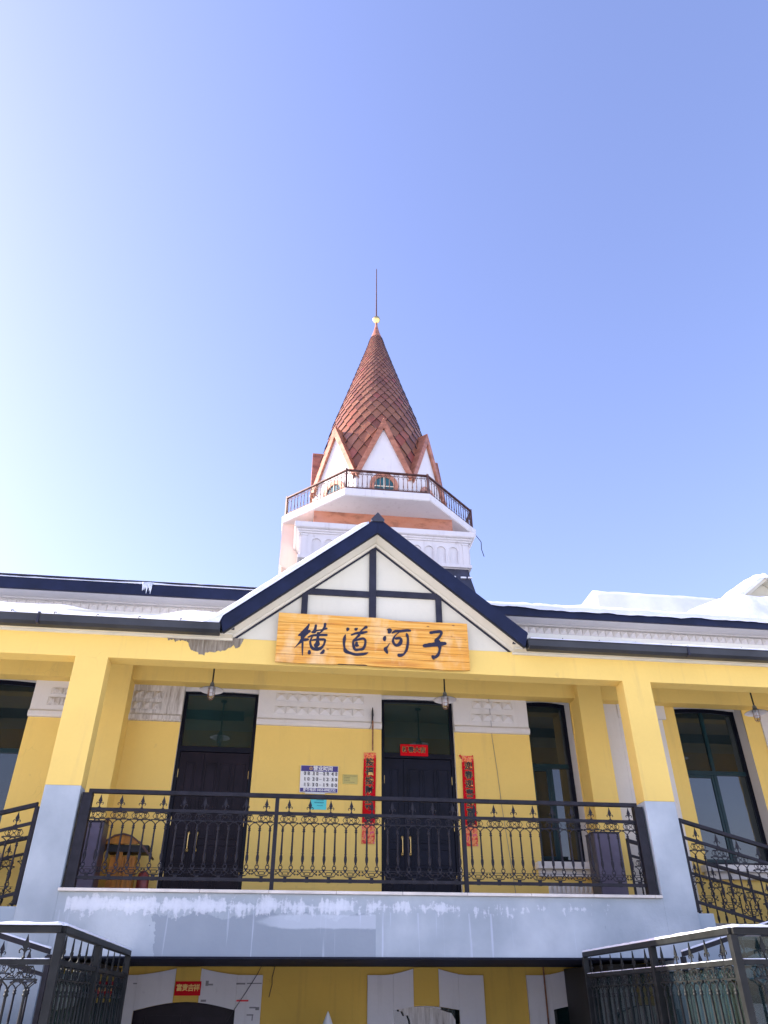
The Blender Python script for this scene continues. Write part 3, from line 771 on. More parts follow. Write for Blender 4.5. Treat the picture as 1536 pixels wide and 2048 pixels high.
fr(MB(), [sq(2.13, 11.55), sq(2.10, 11.9), sq(2.10, 12.345)]).build('copper_band', 'copperlight', T)
fr(MB(), [octo(3.02, 12.335), octo(3.05, 12.36), octo(3.06, 12.56), octo(3.03, 12.60)]).build('balcony_slab', 'towerwhite', T)
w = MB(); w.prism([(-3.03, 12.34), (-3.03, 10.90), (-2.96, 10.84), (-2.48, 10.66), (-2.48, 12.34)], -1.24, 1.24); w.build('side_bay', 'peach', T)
w = MB(); w.prism([(3.03, 12.34), (2.98, 12.2), (2.58, 11.40), (2.48, 11.2), (2.48, 12.34)], -1.24, 1.24); w.build('side_bay', 'towerwhite', T)
fr(MB(), [octo(2.08, 12.60), octo(2.08, 13.95)]).build('drum', 'towerwhite', T)
# one gable of the octagon, copied to the eight sides
AP = 2.12
w = MB(); w.prism([(-.875, 12.605), (.875, 12.605), (.875, 13.70), (0, 15.75), (-.875, 13.70)], -AP, -AP + .5)
dg = w.build('dormer_gable', 'towerwhite', T)
for s in (-1, 1):
    w = MB(); w.prism([(s * .79, 13.74), (s * .945, 13.76), (0, 16.10), (0, 15.66)], -AP - .10, -AP - .005); w.build('gable_trim', 'copper', dg, bevel=.006)
    w = MB(); q = [(s * .985, -AP - .09, 13.66), (0, -AP - .09, 16.09), (0, -.9, 16.09), (s * .86, -.9, 13.66)]
    n2 = Vector((s * .92, 0, .38)) * .03
    w.frustum(q, [(x_ - n2.x, y_, z_ - n2.z) for x_, y_, z_ in q]); w.build('gable_roof', 'copper', dg)
    w = MB(); w.tube([(s * .97, -AP - .0, 13.78), (s * .5, -AP + .12, 14.92), (s * .12, -AP + .18, 15.85)], [.03, .022, .012], 6)
wr = .30; wz = 13.43
w = MB(); prof = [(-.44, 12.61)] + [(-.44 * math.cos(math.pi * k / 14), wz + .44 * math.sin(math.pi * k / 14)) for k in range(15)] + [(.44, 12.61)]
inn = [(-wr, 12.61 + .2)] + [(-wr * math.cos(math.pi * k / 14), wz + wr * math.sin(math.pi * k / 14)) for k in range(15)] + [(wr, 12.61 + .2)]
for i in range(len(prof) - 1): w.prism([prof[i], prof[i + 1], inn[i + 1], inn[i]], -AP - .05, -AP - .002)
w.box(-wr, wr, -AP - .05, -AP - .002, 12.61, 12.81)
bmesh.ops.remove_doubles(w.bm, verts=w.bm.verts, dist=1e-4); w.build('window_surround', 'copperlight', dg)
w = MB(); w.prism([(-wr, 12.81)] + [(-wr * math.cos(math.pi * k / 14), wz + wr * math.sin(math.pi * k / 14)) for k in range(15)] + [(wr, 12.81)], -AP - .012, -AP - .003); w.build('window_pane', 'towerglass', dg)
w = MB(); w.box(-.012, .012, -AP - .03, -AP - .0125, 12.81, wz + wr); w.box(-wr, -.0125, -AP - .03, -AP - .0125, wz - .06, wz - .03); w.box(.0125, wr, -AP - .03, -AP - .0125, wz - .06, wz - .03); w.build('muntin', 'cream', dg)
for k in range(1, 8):
    c = link_copy(dg, T, rz=k * math.pi / 4)
    for ch in dg.children: link_copy(ch, c)
# spire: diamond shingles on a cone
prof = [(12.9, 2.02), (13.7, 2.02), (15.6, 1.90), (17.3, 1.53), (19.0, 1.04), (21.4, .375), (22.05, .22)]
def rad(z):
    for (za, ra), (zb, rb) in zip(prof, prof[1:]):
        if z <= zb: return ra + (rb - ra) * (z - za) / (zb - za)
    return prof[-1][1]
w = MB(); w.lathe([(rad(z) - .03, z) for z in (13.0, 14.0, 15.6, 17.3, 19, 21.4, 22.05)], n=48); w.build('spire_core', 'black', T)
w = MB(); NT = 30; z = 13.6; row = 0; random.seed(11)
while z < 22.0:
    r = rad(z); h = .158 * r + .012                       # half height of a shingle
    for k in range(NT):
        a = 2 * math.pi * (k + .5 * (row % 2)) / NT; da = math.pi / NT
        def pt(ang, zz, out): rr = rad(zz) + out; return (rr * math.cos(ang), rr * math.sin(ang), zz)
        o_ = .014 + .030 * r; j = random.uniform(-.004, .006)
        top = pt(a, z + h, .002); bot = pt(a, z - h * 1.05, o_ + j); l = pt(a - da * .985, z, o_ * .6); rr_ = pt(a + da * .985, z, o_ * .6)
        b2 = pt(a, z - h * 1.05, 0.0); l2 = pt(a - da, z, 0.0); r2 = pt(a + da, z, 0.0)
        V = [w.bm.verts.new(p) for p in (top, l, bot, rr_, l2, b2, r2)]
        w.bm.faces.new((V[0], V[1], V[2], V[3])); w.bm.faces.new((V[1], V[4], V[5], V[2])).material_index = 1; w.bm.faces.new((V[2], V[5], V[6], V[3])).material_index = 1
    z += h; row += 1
w.build('spire_shingles', 'tiles', T).data.materials.append(M['slate'])  # rims coloured dark for the shade and dirt under each shingle
w = MB(); w.lathe([(.255, 21.93), (.235, 22.0), (.13, 22.35), (.055, 22.72), (.035, 22.98)], n=24); w.build('spire_cap', 'copper', T)
w = MB(); w.lathe([(.03, 22.93), (.09, 22.98), (.145, 23.06), (.155, 23.12), (.13, 23.2), (.07, 23.26), (.03, 23.28)], n=24); w.build('finial_ball', 'gold', T)
w = MB(); w.lathe([(.034, 23.25), (.030, 23.3), (.022, 24.8), (.018, 26.2), (0.006, 26.25)], n=10); w.build('spire_pole', 'bronze', T)

# ------------------------------------------------------------------ cast-iron railing panels
def circ(cx, cz, r, n=10): return [(cx + r * math.cos(2 * math.pi * k / n), 0, cz + r * math.sin(2 * math.pi * k / n)) for k in range(n)]
def panel_mesh(hx=.0635, tower=False):
    w = MB()
    # hexagonal cartouches with rings
    for s in (-1, 1):
        c = s * .056
        w.tube([(c - .05, 0, .82), (c - .028, 0, .853), (c + .028, 0, .853), (c + .05, 0, .82), (c + .028, 0, .788), (c - .028, 0, .788)], .0042, 5, True)
        w.tube(circ(c, .835, .013, 8), .0045, 5, True); w.tube(circ(c, .808, .011, 8), .004, 5, True)
        w.tube([(c - .02, 0, .853), (c - .011, 0, .842)], .004, 4); w.tube([(c + .02, 0, .853), (c + .011, 0, .842)], .004, 4)
        w.tube([(c - .02, 0, .789), (c - .009, 0, .800)], .004, 4); w.tube([(c + .02, 0, .789), (c + .009, 0, .800)], .004, 4)
    w.tube([(-.012, 0, .82), (.012, 0, .82)], .007, 6)
    w.box(-.085, .085, -.006, .006, .853, .862); w.box(-.026, .026, -.012, .012, .862, .905)
    # lower bar with leaf ends
    w.box(-.118, .118, -.006, .006, .772, .782)
    for s in (-1, 1):
        w.prism([(s * .108, .785), (s * .132, .775), (s * .124, .760), (s * .104, .762)], -.007, .007)
    w.prism([(-.04, .772), (-.03, .760), (0, .766), (.03, .760), (.04, .772)], -.006, .006)
    for s in (-1, 1):
        b = s * hx
        w.tube([(b + s * .046, 0, .765), (b + s * .03, 0, .752), (b + s * .01, 0, .735), (b, 0, .712)], [.005, .0055, .006, .008], 6)
        w.tube([(b - s * .05, 0, .768), (b - s * .036, 0, .757), (b - s * .012, 0, .738), (b, 0, .712)], [.004, .005, .006, .008], 6)
        w.lathe([(.004, .725), (.010, .712), (.018, .700), (.011, .692), (.016, .684), (.019, .676), (.010, .668), (.0105, .60), (.0125, .45), (.011, .43), (.018, .425), (.012, .418), (.012, .405), (.018, .385), (.0195, .36), (.016, .335), (.010, .318), (.012, .312), (.005, .305)], (b, 0, 0), 8)
        w.tube(circ(b, .293, .0115, 8), .0045, 5, True); w.tube(circ(b, .264, .0225, 10), .006, 5, True)
        w.prism([(b - .02, .246), (b + .02, .246), (b + .012, .225), (b, .215), (b - .012, .225)], -.008, .008)
    w.box(-.132, .132, -.0035, .0035, .2355, .2405)
    for s in (-1, 1):
        b = s * hx
        w.tube([(b, 0, .222), (b + s * .022, 0, .205), (b + s * .040, 0, .192), (b + s * .052, 0, .186)], .0052, 5)
        w.tube([(b - s * .0, 0, .222), (b - s * .022, 0, .207), (b - s * .036, 0, .196)], .005, 5)
        w.tube([(b + s * .052, 0, .224), (b + s * .035, 0, .207), (b + s * .015, 0, .190), (b + s * .002, 0, .170)], .005, 5)
        w.tube(circ(b + s * .050, .222, .008, 7), .0035, 4, True); w.tube(circ(b + s * .052, .188, .008, 7), .0035, 4, True)
        w.tube([(b + s * .002, 0, .170), (0, 0, .163)], .006, 5)
        w.tube([(b - s * .02, 0, .186), (b - s * .036, 0, .196)], .004, 5)
    w.tube([(-.028, 0, .214), (.028, 0, .214), (.040, 0, .196), (.028, 0, .180), (-.028, 0, .180), (-.040, 0, .196)], .0042, 5, True)
    w.box(-.020, .020, -.013, .013, .100, .165)
    return w
def spear_mesh():
    w = MB()
    w.prism([(0, 1.063), (.008, 1.030), (.0235, .985), (.011, .966), (.008, .950), (-.008, .950), (-.011, .966), (-.0235, .985), (-.008, 1.030)], -.005, .005)
    for s in (-1, 1):
        w.tube([(0, 0, .945), (s * .014, 0, .962), (s * .03, 0, .968), (s * .040, 0, .958), (s * .038, 0, .944), (s * .029, 0, .942)], [.005, .005, .0055, .0055, .005, .003], 5)
    w.lathe([(.009, .955), (.007, .94), (.006, .925), (.010, .915), (.017, .908), (.019, .904), (.019, .90)], (0, 0, 0), 8)
    return w
_hold = thing('hold', 'x', 'x')
pan0 = panel_mesh().build('baluster_panel', 'iron', _hold); spe0 = spear_mesh().build('spear_finial', 'iron', pan0)
pan1 = panel_mesh().build('baluster_panel', 'ironfront', _hold); spe1 = spear_mesh().build('spear_finial', 'ironfront', pan1)
pan2 = panel_mesh().build('baluster_panel', 'bronze', _hold)
def beam(mb, p, q, w_, h_):
    p, q = Vector(p), Vector(q); d = (q - p); side = Vector((-d.y, d.x, 0)).normalized() * w_ / 2; up = Vector((0, 0, h_ / 2))
    mb.frustum([p - side - up, p + side - up, p + side + up, p - side + up], [q - side - up, q + side - up, q + side + up, q - side + up])
def rail_run(par, p, q, z0, z1, n, mat, pan, spear=True, m0=.16, m1=.16, post0=True, post1=True, mids=(), hr=.052, scale=1.0, top=1.095, pw=.05):
    """a run of railing from p to q (x,y) with floor heights z0,z1"""
    P0, P1 = Vector((*p, z0)), Vector((*q, z1)); d = P1 - P0; L = Vector((d.x, d.y)).length; rz = math.atan2(d.y, d.x)
    def at(t, h): v = P0 + d * t; return (v.x, v.y, v.z + h)
    w = MB(); beam(w, at(0, top), at(1, top), .06, .05); w.build('handrail', mat, par, bevel=.006)
    if spear: w = MB(); beam(w, at(0, .885), at(1, .885), .03, .036); w.build('middle_rail', mat, par)
    w = MB(); beam(w, at(0, .122), at(1, .122), .03, .036); w.build('bottom_rail', mat, par)
    ts = ([0] if post0 else []) + list(mids) + ([1] if post1 else [])
    for t in ts:
        v = Vector(at(t, 0)); w = MB(); w.box(-pw / 2, pw / 2, -pw / 2, pw / 2, 0.012, top - .0255); w.box(-.05, .05, -.05, .05, 0, .012)
        w.build('post', mat, par, loc=v, rz=rz, bevel=.003)
    segs = [0, *mids, 1]
    per = n if isinstance(n, (list, tuple)) else [n]
    for (a, b), k in zip(zip(segs, segs[1:]), per):
        la, lb = a * L + m0, b * L - m1
        for i in range(k):
            s = la + (lb - la) * (i + (0 if k > 1 else .5)) / max(1, k - 1)
            v = Vector(at(s / L, 0))
            c = link_copy(pan, par, v, rz)
            if spear:
                for ch in pan.children: link_copy(ch, c)
S1 = thing('porch_railing', 'black cast-iron railing with spear finials along the porch edge between the two piers', 'railing', (0, .09, 1.122))
rail_run(S1, (-3.56, 0), (3.56, 0), 0, 0, [9, 9, 9], 'iron', pan0, mids=(((-1.235 + 3.56) / 7.12), ((1.165 + 3.56) / 7.12)), m0=.155, m1=.13, post0=False, post1=False, top=1.095)
for s in (-1, 1):
    w = MB(); w.box(-.06, .06, -.05, .05, 0, 1.07); w.box(-.075, .075, -.06, .06, 0, .012); w.build('post', 'iron', S1, loc=(s * 3.565, 0, 0), bevel=.003)
for s, side in ((-1, 'left'), (1, 'right')):
    r_ = thing('stair_railing', f'black spear-topped stair railing fixed to the outer side of the {side} pier', 'railing', (s * 4.14, .12, .955), 'stair railings')
    rail_run(r_, (0, 0), (s * 4.0, 0), 0, -1.08, [14], 'iron', pan0, m0=.20, m1=.2)
    r_ = thing('stair_railing', f'black spear-topped stair railing near the wall below the tall {side} window', 'railing', (s * 4.14, 1.88, 1.0), 'stair railings')
    rail_run(r_, (0, 0), (s * 4.0, 0), 0, -1.0, [14], 'iron', pan0, m0=.20, m1=.2)
    r_ = thing('stair_railing', f'snow-topped stair railing sloping up behind the bottom-{side} foreground railing', 'railing', (s * 3.45, -.65, -.64), 'lower stair railings')
    rail_run(r_, (0, 0), (s * 4.0, 0), 0, 1.06, [14], 'iron', pan0, m0=.20, m1=.2)
FL = thing('foreground_railing', 'snow-capped grey iron railing turning a corner at the bottom left of the photo', 'railing', (-2.75, -3.32, -.625), 'foreground railings')
rail_run(FL, (0, 0), (0, 3.24), 0, 0, [5, 5], 'ironfront', pan1, mids=(.46,), m0=.19, m1=.19, pw=.06)
rail_run(FL, (0, 0), (-3.2, 0), 0, 0, [5, 5], 'ironfront', pan1, mids=(.5,), m0=.235, m1=.2, post0=False, pw=.06)
FR = thing('foreground_railing', 'snow-capped grey iron railing turning a corner at the bottom right of the photo', 'railing', (2.42, -3.62, -.625), 'foreground railings')
rail_run(FR, (0, 0), (.07, 3.50), 0, 0, [5, 6], 'ironfront', pan1, mids=(.445,), m0=.19, m1=.19, pw=.06)
rail_run(FR, (0, 0), (3.6, 0), 0, 0, [6, 6], 'ironfront', pan1, mids=(.5,), m0=.235, m1=.2, post0=False, pw=.06)
for par, L1, L2 in ((FR, 3.5, 3.55), (FL, 3.2, 0)):
    w = MB(); sx_ = 1 if par is FR else -1
    w.prism([(sx_ * .034, .05), (sx_ * .034 + (.07 if sx_ > 0 else 0), L1), (sx_ * .034 + (.074 if sx_ > 0 else .004), L1), (sx_ * .034 + .004, .05)], .14, .86, 'z'); w.build('glass_panel', 'tinted', par)
    if L2: w = MB(); w.box(.05, L2, .033, .037, .14, 1.06); w.build('glass_panel', 'tinted', par)
# tower balcony railing, part of the tower
TZ = 12.60; a_ = 2.95; w_ = a_ * math.tan(math.pi / 8); SCL = .655
for k in range(8):
    ang = k * math.pi / 4
    def rot(x, y): return (x * math.cos(ang) - y * math.sin(ang), x * math.sin(ang) + y * math.cos(ang))
    w = MB(); p0, p1 = rot(-w_, -a_), rot(w_, -a_)
    beam(w, (*p0, TZ + .70), (*p1, TZ + .70), .07, .04); beam(w, (*p0, TZ + .075), (*p1, TZ + .075), .03, .03)
    w.build('balcony_rail', 'bronze', T)
    w = MB(); w.box(-.028, .028, -.028, .028, 0, .76); w.build('balcony_post', 'bronze', T, loc=(*p0, TZ), rz=ang)
    for i in range(9):
        x = -w_ + w_ * 2 * (i + .5) / 9
        c = link_copy(pan2, T, (*rot(x, -a_), TZ - .08), ang); c.scale = (1.0, 1.0, .86)
        c.name = 'balcony_panel'
STROKES=[[(-0.966,4.532,0.0114),(-0.989,4.478,0.0228),(-1.03,4.411,0.0342),(-1.086,4.364,0.019),(-1.107,4.355,0.0076)],[(-0.957,4.427,0.0228),(-0.992,4.405,0.0304),(-1.041,4.355,0.0342),(-1.049,4.307,0.0228),(-1.072,4.258,0.019),(-1.113,4.209,0.0095),(-1.155,4.156,0.0023)],[(-0.972,4.299,0.0209),(-1.008,4.293,0.0228),(-1.045,4.287,0.019)],[(-1.045,4.291,0.0152),(-1.04,4.197,0.0137),(-1.037,4.119,0.0106),(-1.033,4.056,0.0038)],[(-0.867,4.521,0.0171),(-0.872,4.476,0.019),(-0.883,4.427,0.0266),(-0.912,4.414,0.0171)],[(-0.736,4.549,0.0209),(-0.743,4.5,0.0171),(-0.779,4.437,0.0133),(-0.822,4.395,0.0095)],[(-0.714,4.481,0.0152),(-0.773,4.458,0.0114),(-0.846,4.442,0.0114),(-0.904,4.418,0.019)],[(-0.967,4.335,0.0114),(-0.909,4.362,0.0171),(-0.828,4.374,0.019),(-0.71,4.381,0.019)],[(-0.826,4.399,0.0228),(-0.831,4.342,0.019),(-0.832,4.287,0.0228),(-0.833,4.239,0.0342),(-0.851,4.215,0.0342)],[(-0.908,4.346,0.0095),(-0.934,4.281,0.0137),(-0.924,4.211,0.0171),(-0.892,4.166,0.0228),(-0.84,4.157,0.0228),(-0.79,4.171,0.0228),(-0.748,4.22,0.0152),(-0.73,4.276,0.0152),(-0.733,4.308,0.0171),(-0.781,4.309,0.019),(-0.855,4.301,0.0171),(-0.913,4.29,0.0114)],[(-0.863,4.167,0.019),(-0.79,4.175,0.019)],[(-0.94,4.124,0.019),(-0.94,4.097,0.0228)],[(-0.741,4.142,0.019),(-0.755,4.114,0.0228),(-0.78,4.101,0.0114)],[(-0.408,4.49,0.0247),(-0.419,4.457,0.0057)],[(-0.292,4.492,0.0247),(-0.266,4.51,0.0046)],[(-0.145,4.533,0.0228),(-0.175,4.511,0.0152),(-0.227,4.46,0.0095)],[(-0.354,4.4,0.0114),(-0.294,4.428,0.0171),(-0.212,4.44,0.0228),(-0.137,4.459,0.0152)],[(-0.242,4.406,0.019),(-0.286,4.356,0.0152),(-0.326,4.306,0.0152),(-0.321,4.235,0.019),(-0.297,4.181,0.0209),(-0.238,4.184,0.019),(-0.187,4.198,0.0209),(-0.158,4.259,0.0171),(-0.155,4.323,0.0171),(-0.181,4.353,0.019),(-0.233,4.343,0.0171),(-0.307,4.315,0.0152)],[(-0.277,4.285,0.019),(-0.28,4.245,0.0228),(-0.254,4.246,0.0114)],[(-0.44,4.4,0.0057),(-0.453,4.339,0.0228),(-0.458,4.267,0.0171),(-0.449,4.204,0.0152),(-0.43,4.15,0.0285),(-0.37,4.126,0.0209),(-0.289,4.107,0.0209),(-0.2,4.115,0.0209),(-0.141,4.13,0.0171),(-0.112,4.145,0.003)],[(0.167,4.51,0.0114),(0.201,4.504,0.0304),(0.189,4.47,0.0228)],[(0.136,4.411,0.0038),(0.124,4.378,0.0247),(0.121,4.35,0.0228)],[(0.199,4.306,0.003),(0.161,4.244,0.0114),(0.135,4.211,0.0266),(0.154,4.165,0.019),(0.161,4.145,0.0076)],[(0.235,4.461,0.0095),(0.28,4.492,0.0209),(0.349,4.495,0.0209),(0.441,4.513,0.0209),(0.494,4.514,0.019)],[(0.334,4.478,0.0076),(0.28,4.427,0.0095),(0.249,4.368,0.0152),(0.248,4.32,0.019),(0.286,4.274,0.0209),(0.339,4.297,0.0266),(0.362,4.35,0.0228),(0.347,4.386,0.0209),(0.287,4.379,0.019)],[(0.446,4.464,0.0095),(0.451,4.436,0.0209),(0.461,4.388,0.0171),(0.458,4.307,0.019),(0.439,4.219,0.019),(0.404,4.154,0.0152),(0.359,4.128,0.0247),(0.329,4.126,0.0266)],[(0.8,4.496,0.0228),(0.863,4.511,0.0228),(0.94,4.52,0.0228),(0.958,4.5,0.019),(0.925,4.437,0.019),(0.88,4.386,0.0266),(0.894,4.355,0.0418),(0.919,4.299,0.0304),(0.92,4.236,0.0171),(0.894,4.163,0.0209),(0.847,4.121,0.0228),(0.813,4.131,0.019)],[(0.701,4.288,0.0285),(0.816,4.31,0.0323),(0.931,4.328,0.0342),(1.001,4.34,0.0247)],[(0.817,4.127,0.0228),(0.827,4.1,0.019)]]
for ho in [*_hold.children_recursive, _hold]: bpy.data.objects.remove(ho)

# ------------------------------------------------------------------ name board
BX, BZ = -.02, 4.315
NB = thing('name_board', 'long varnished pine board with four brushed black characters, hung under the gable', 'sign', (BX, -.10, BZ))
random.seed(21)
def top_edge(x):
    return .365 - .002 * x + (.012 if x < .05 else .012 - .030 * min(1, (x - .05) / .35)) + (.016 * max(0, min(1, (x - .6) / .6))) + .004 * fbm(x * 5)
def bot_edge(x): return -.365 + .014 * fbm(x * 1.6, 4) + .004 * fbm(x * 9, 2) + (.012 if -.5 < x < -.1 else 0)
js = [.365, .235, .105, -.02, -.13, -.245, -.365]
for i, (za, zb) in enumerate(zip(js, js[1:])):
    w = MB(); n = 40; xs = [-1.385 + 2.755 * k / n for k in range(n + 1)]
    sl = .012
    T_ = [(x, (top_edge(x) if i == 0 else za - .0026 + .003 * fbm(x * .8, i))) for x in xs]; B_ = [(x, (bot_edge(x) if i == 5 else zb + .0026 + .003 * fbm(x * .8, i + 1))) for x in xs]
    A0 = [w.bm.verts.new((x, 0, z)) for x, z in T_]; A1 = [w.bm.verts.new((x, 0, z)) for x, z in B_]
    C0 = [w.bm.verts.new((x, .036, z)) for x, z in T_]; C1 = [w.bm.verts.new((x, .036, z)) for x, z in B_]
    for k in range(n):
        w.bm.faces.new((A0[k], A0[k + 1], A1[k + 1], A1[k])); w.bm.faces.new((C0[k], C0[k + 1], C1[k + 1], C1[k]))
        w.bm.faces.new((A0[k], A0[k + 1], C0[k + 1], C0[k])); w.bm.faces.new((A1[k], A1[k + 1], C1[k + 1], C1[k]))
    w.bm.faces.new((A0[0], A1[0], C1[0], C0[0])); w.bm.faces.new((A0[n], A1[n], C1[n], C0[n]))
    w.build('board', 'pine', NB, bevel=.0012)
w = MB(); w.box(-1.37, 1.35, .010, .0365, -.355, .355); w.build('backing', 'woodroof', NB)
w = MB(); w.box(-1.1, -1.02, .037, .098, -.34, .3); w.box(1.02, 1.1, .037, .098, -.34, .3); w.build('batten', 'timber', NB)
random.seed(4); w = MB()
def disc(mb, x, y, z, r, n=12): mb.face([(x + r * math.cos(2 * math.pi * k / n), y, z + r * math.sin(2 * math.pi * k / n)) for k in range(n)])
w = MB(); yk = -.0020; groups = [(0, 13), (13, 19), (19, 25), (25, 28)]
def catmull(pts, k=6):
    out = []
    for i in range(len(pts) - 1):
        a, b, c, d = pts[max(i - 1, 0)], pts[i], pts[i + 1], pts[min(i + 2, len(pts) - 1)]
        for j in range(k):
            t = j / k
            out.append(tuple(.5 * (2 * b[m] + (c[m] - a[m]) * t + (2 * a[m] - 5 * b[m] + 4 * c[m] - d[m]) * t * t + (3 * b[m] - a[m] - 3 * c[m] + d[m]) * t ** 3) for m in range(3)))
    out.append(pts[-1]); return out
for si, st in enumerate(STROKES):
    st = catmull([(x - BX, z - BZ, r) for x, z, r in st])
    st = [(x, z, max(.0025, r * (1 + .10 * fbm(x * 40, z * 40)))) for x, z, r in st]
    for k, (x, z, r) in enumerate(st):
        disc(w, x, yk, z, r * .99); yk -= .000006
        if k:
            xa, za, ra = st[k - 1]; d = Vector((x - xa, z - za))
            if d.length > 1e-5:
                nn = Vector((-d.y, d.x)).normalized()
                w.face([(xa + nn.x * ra, yk, za + nn.y * ra), (x + nn.x * r, yk, z + nn.y * r), (x - nn.x * r, yk, z - nn.y * r), (xa - nn.x * ra, yk, za - nn.y * ra)]); yk -= .000006
w.build('brushed_characters', 'ink', NB)

# ------------------------------------------------------------------ pendant lamps
def lamp(x, y, label):
    L = thing('pendant_lamp', label, 'lamp', (x, y, 3.93), 'pendant lamps under the porch')
    w = MB(); w.tube([(0, 0, .10), (0, 0, .67)], .0125, 8); w.lathe([(.05, .668), (.05, .64), (.02, .62)], n=12); w.build('stem', 'black', L)
    w = MB(); w.lathe([(.018, .125), (.032, .095), (.036, .060), (.07, .042), (.175, .0), (.178, -.004)], n=28); w.build('lamp_shade', 'shadetop', L)
    w = MB(); w.lathe([(.010, .085), (.028, .070), (.030, .052), (.066, .037), (.172, -.003), (.176, -.006)], n=28); w.build('shade_lining', 'shade', L)
    w = MB(); w.lathe([(.030, .06), (.034, .03), (.032, .02)], n=14); w.lathe([(.0, .022), (.022, .02), (.026, -.01), (.030, -.05), (.024, -.08), (.0, -.09)], n=14); w.build('bulb', 'bulb', L)
    w = MB(); w.lathe([(.044, .05), (.047, -.02), (.045, -.09), (.03, -.125), (.0, -.135)], n=18); w.build('glass_jar', 'lampglass', L)
    w = MB()
    for k in range(3):
        a = math.pi * k / 3; c, s = math.cos(a), math.sin(a)
        w.tube([(c * .050 * u, s * .050 * u, zz) for u, zz in ((-1, .045), (-1.06, -.03), (-1.0, -.10), (-.6, -.142), (0, -.152), (.6, -.142), (1.0, -.10), (1.06, -.03), (1, .045))], .0028, 5)
    w.tube([(.052 * math.cos(2 * math.pi * k / 16), .052 * math.sin(2 * math.pi * k / 16), -.06) for k in range(16)], .0028, 5, True)
    w.build('wire_cage', 'rust', L)
lamp(-2.335, 1.1, 'pendant lamp with a white dish shade in front of the brown-black left door')
lamp(1.225, 1.1, 'pendant lamp with a white dish shade in front of the red-bannered middle door')
lamp(6.37, 1.1, 'pendant lamp beside the tall window at the right edge of the photo')

# ------------------------------------------------------------------ signs on the wall
HS = thing('opening_hours_sign', 'white and violet-blue opening hours sign on the yellow wall between the doors', 'sign', (-.62, 2.165, 2.945))
w = MB(); w.box(-.297, .297, 0, .03, -.205, .205); w.build('sign_panel', 'signwhite', HS, bevel=.003)
w = MB(); w.box(-.290, .290, -.002, .001, .113, .199); w.build('header_band', 'signblue', HS)
w = MB(); w.box(-.290, .290, -.002, .001, -.199, -.140); w.build('footer_band', 'signblue', HS)
writing('heading', '营业时间', .078, 'signwhite', HS, (.055, -.0035, .155), .0022)
w = MB(); w.tube([(-.135 + .024 * math.cos(k * .6283), -.004, .157 + .024 * math.sin(k * .6283)) for k in range(10)], .004, 5, True)
w.prism([(-.139, .135), (-.131, .135), (-.132, .158), (-.122, .160), (-.135, .173), (-.148, .160), (-.138, .158)], -.006, -.0025); w.build('emblem', 'goldink', HS)
for r_, t_ in enumerate(('08:30-09:40', '10:20-12:30', '15:30-19:00')):
    zc = .078 - r_ * .085
    xs = -.255; w = MB()
    for ch in t_:
        wd = .062 if ch.isdigit() else (.022 if ch == ':' else .052)
        if ch.isdigit():
            writing('digit', ch, .074, 'black', HS, (xs + wd / 2 - .004, -.0035, zc), .0016, .85)
            w.box(xs + .040, xs + .047, -.0022, -.0004, zc - .028, zc + .028)
        elif ch == ':': w.box(xs + .006, xs + .012, -.0022, -.0004, zc + .008, zc + .014); w.box(xs + .006, xs + .012, -.0022, -.0004, zc - .014, zc - .008)
        else: w.box(xs + .004, xs + .044, -.0022, -.0004, zc - .002, zc + .003)
        xs += wd * .925
    w.build('digit_marks', 'signgrey', HS)
writing('footer_text', '服务电话 0453-8982732', .050, 'signwhite', HS, (.01, -.0035, -.169), .0013)
w = MB(); w.box(-.21, .10, -.004, .028, -.222, -.208); w.build('ledge', 'signwhite', HS)

BP = thing('brass_plaque', 'small engraved brass plaque to the right of the opening hours sign', 'plaque', (-.13, 2.185, 2.96))
w = MB(); w.box(-.118, .118, 0, .015, -.072, .072); w.build('plate', 'plaque', BP, bevel=.002)
w = MB(); random.seed(2)
for i, (a, b) in enumerate(((-.10, .10), (-.10, .0), (-.10, -.01), (-.10, -.0), (-.10, .07))):
    x = a
    while x < b: l = random.uniform(.008, .02); w.box(x, min(x + l, b), -.0012, .0006, .045 - i * .024, .054 - i * .024); x += l + .004
w.build('engraved_lines', 'plaqueink', BP)
TN = thing('paper_notice', 'turquoise paper notice stuck below the opening hours sign, seen through the railing', 'notice', (-.615, 2.196, 2.60))
w = MB(); w.box(-.125, .125, 0, .002, -.105, .115); w.build('sheet', 'teal', TN)
w = MB()
for i, (a, b, h) in enumerate(((-.085, .04, .012), (-.03, .085, .012), (-.06, .085, .018), (-.02, .075, .010))):
    x = a
    while x < b: l = random.uniform(.009, .016); w.box(x, min(x + l, b), -.0012, .0006, .07 - i * .04, .07 + h - i * .04); x += l + .004
w.build('printed_lines', 'tealink', TN)

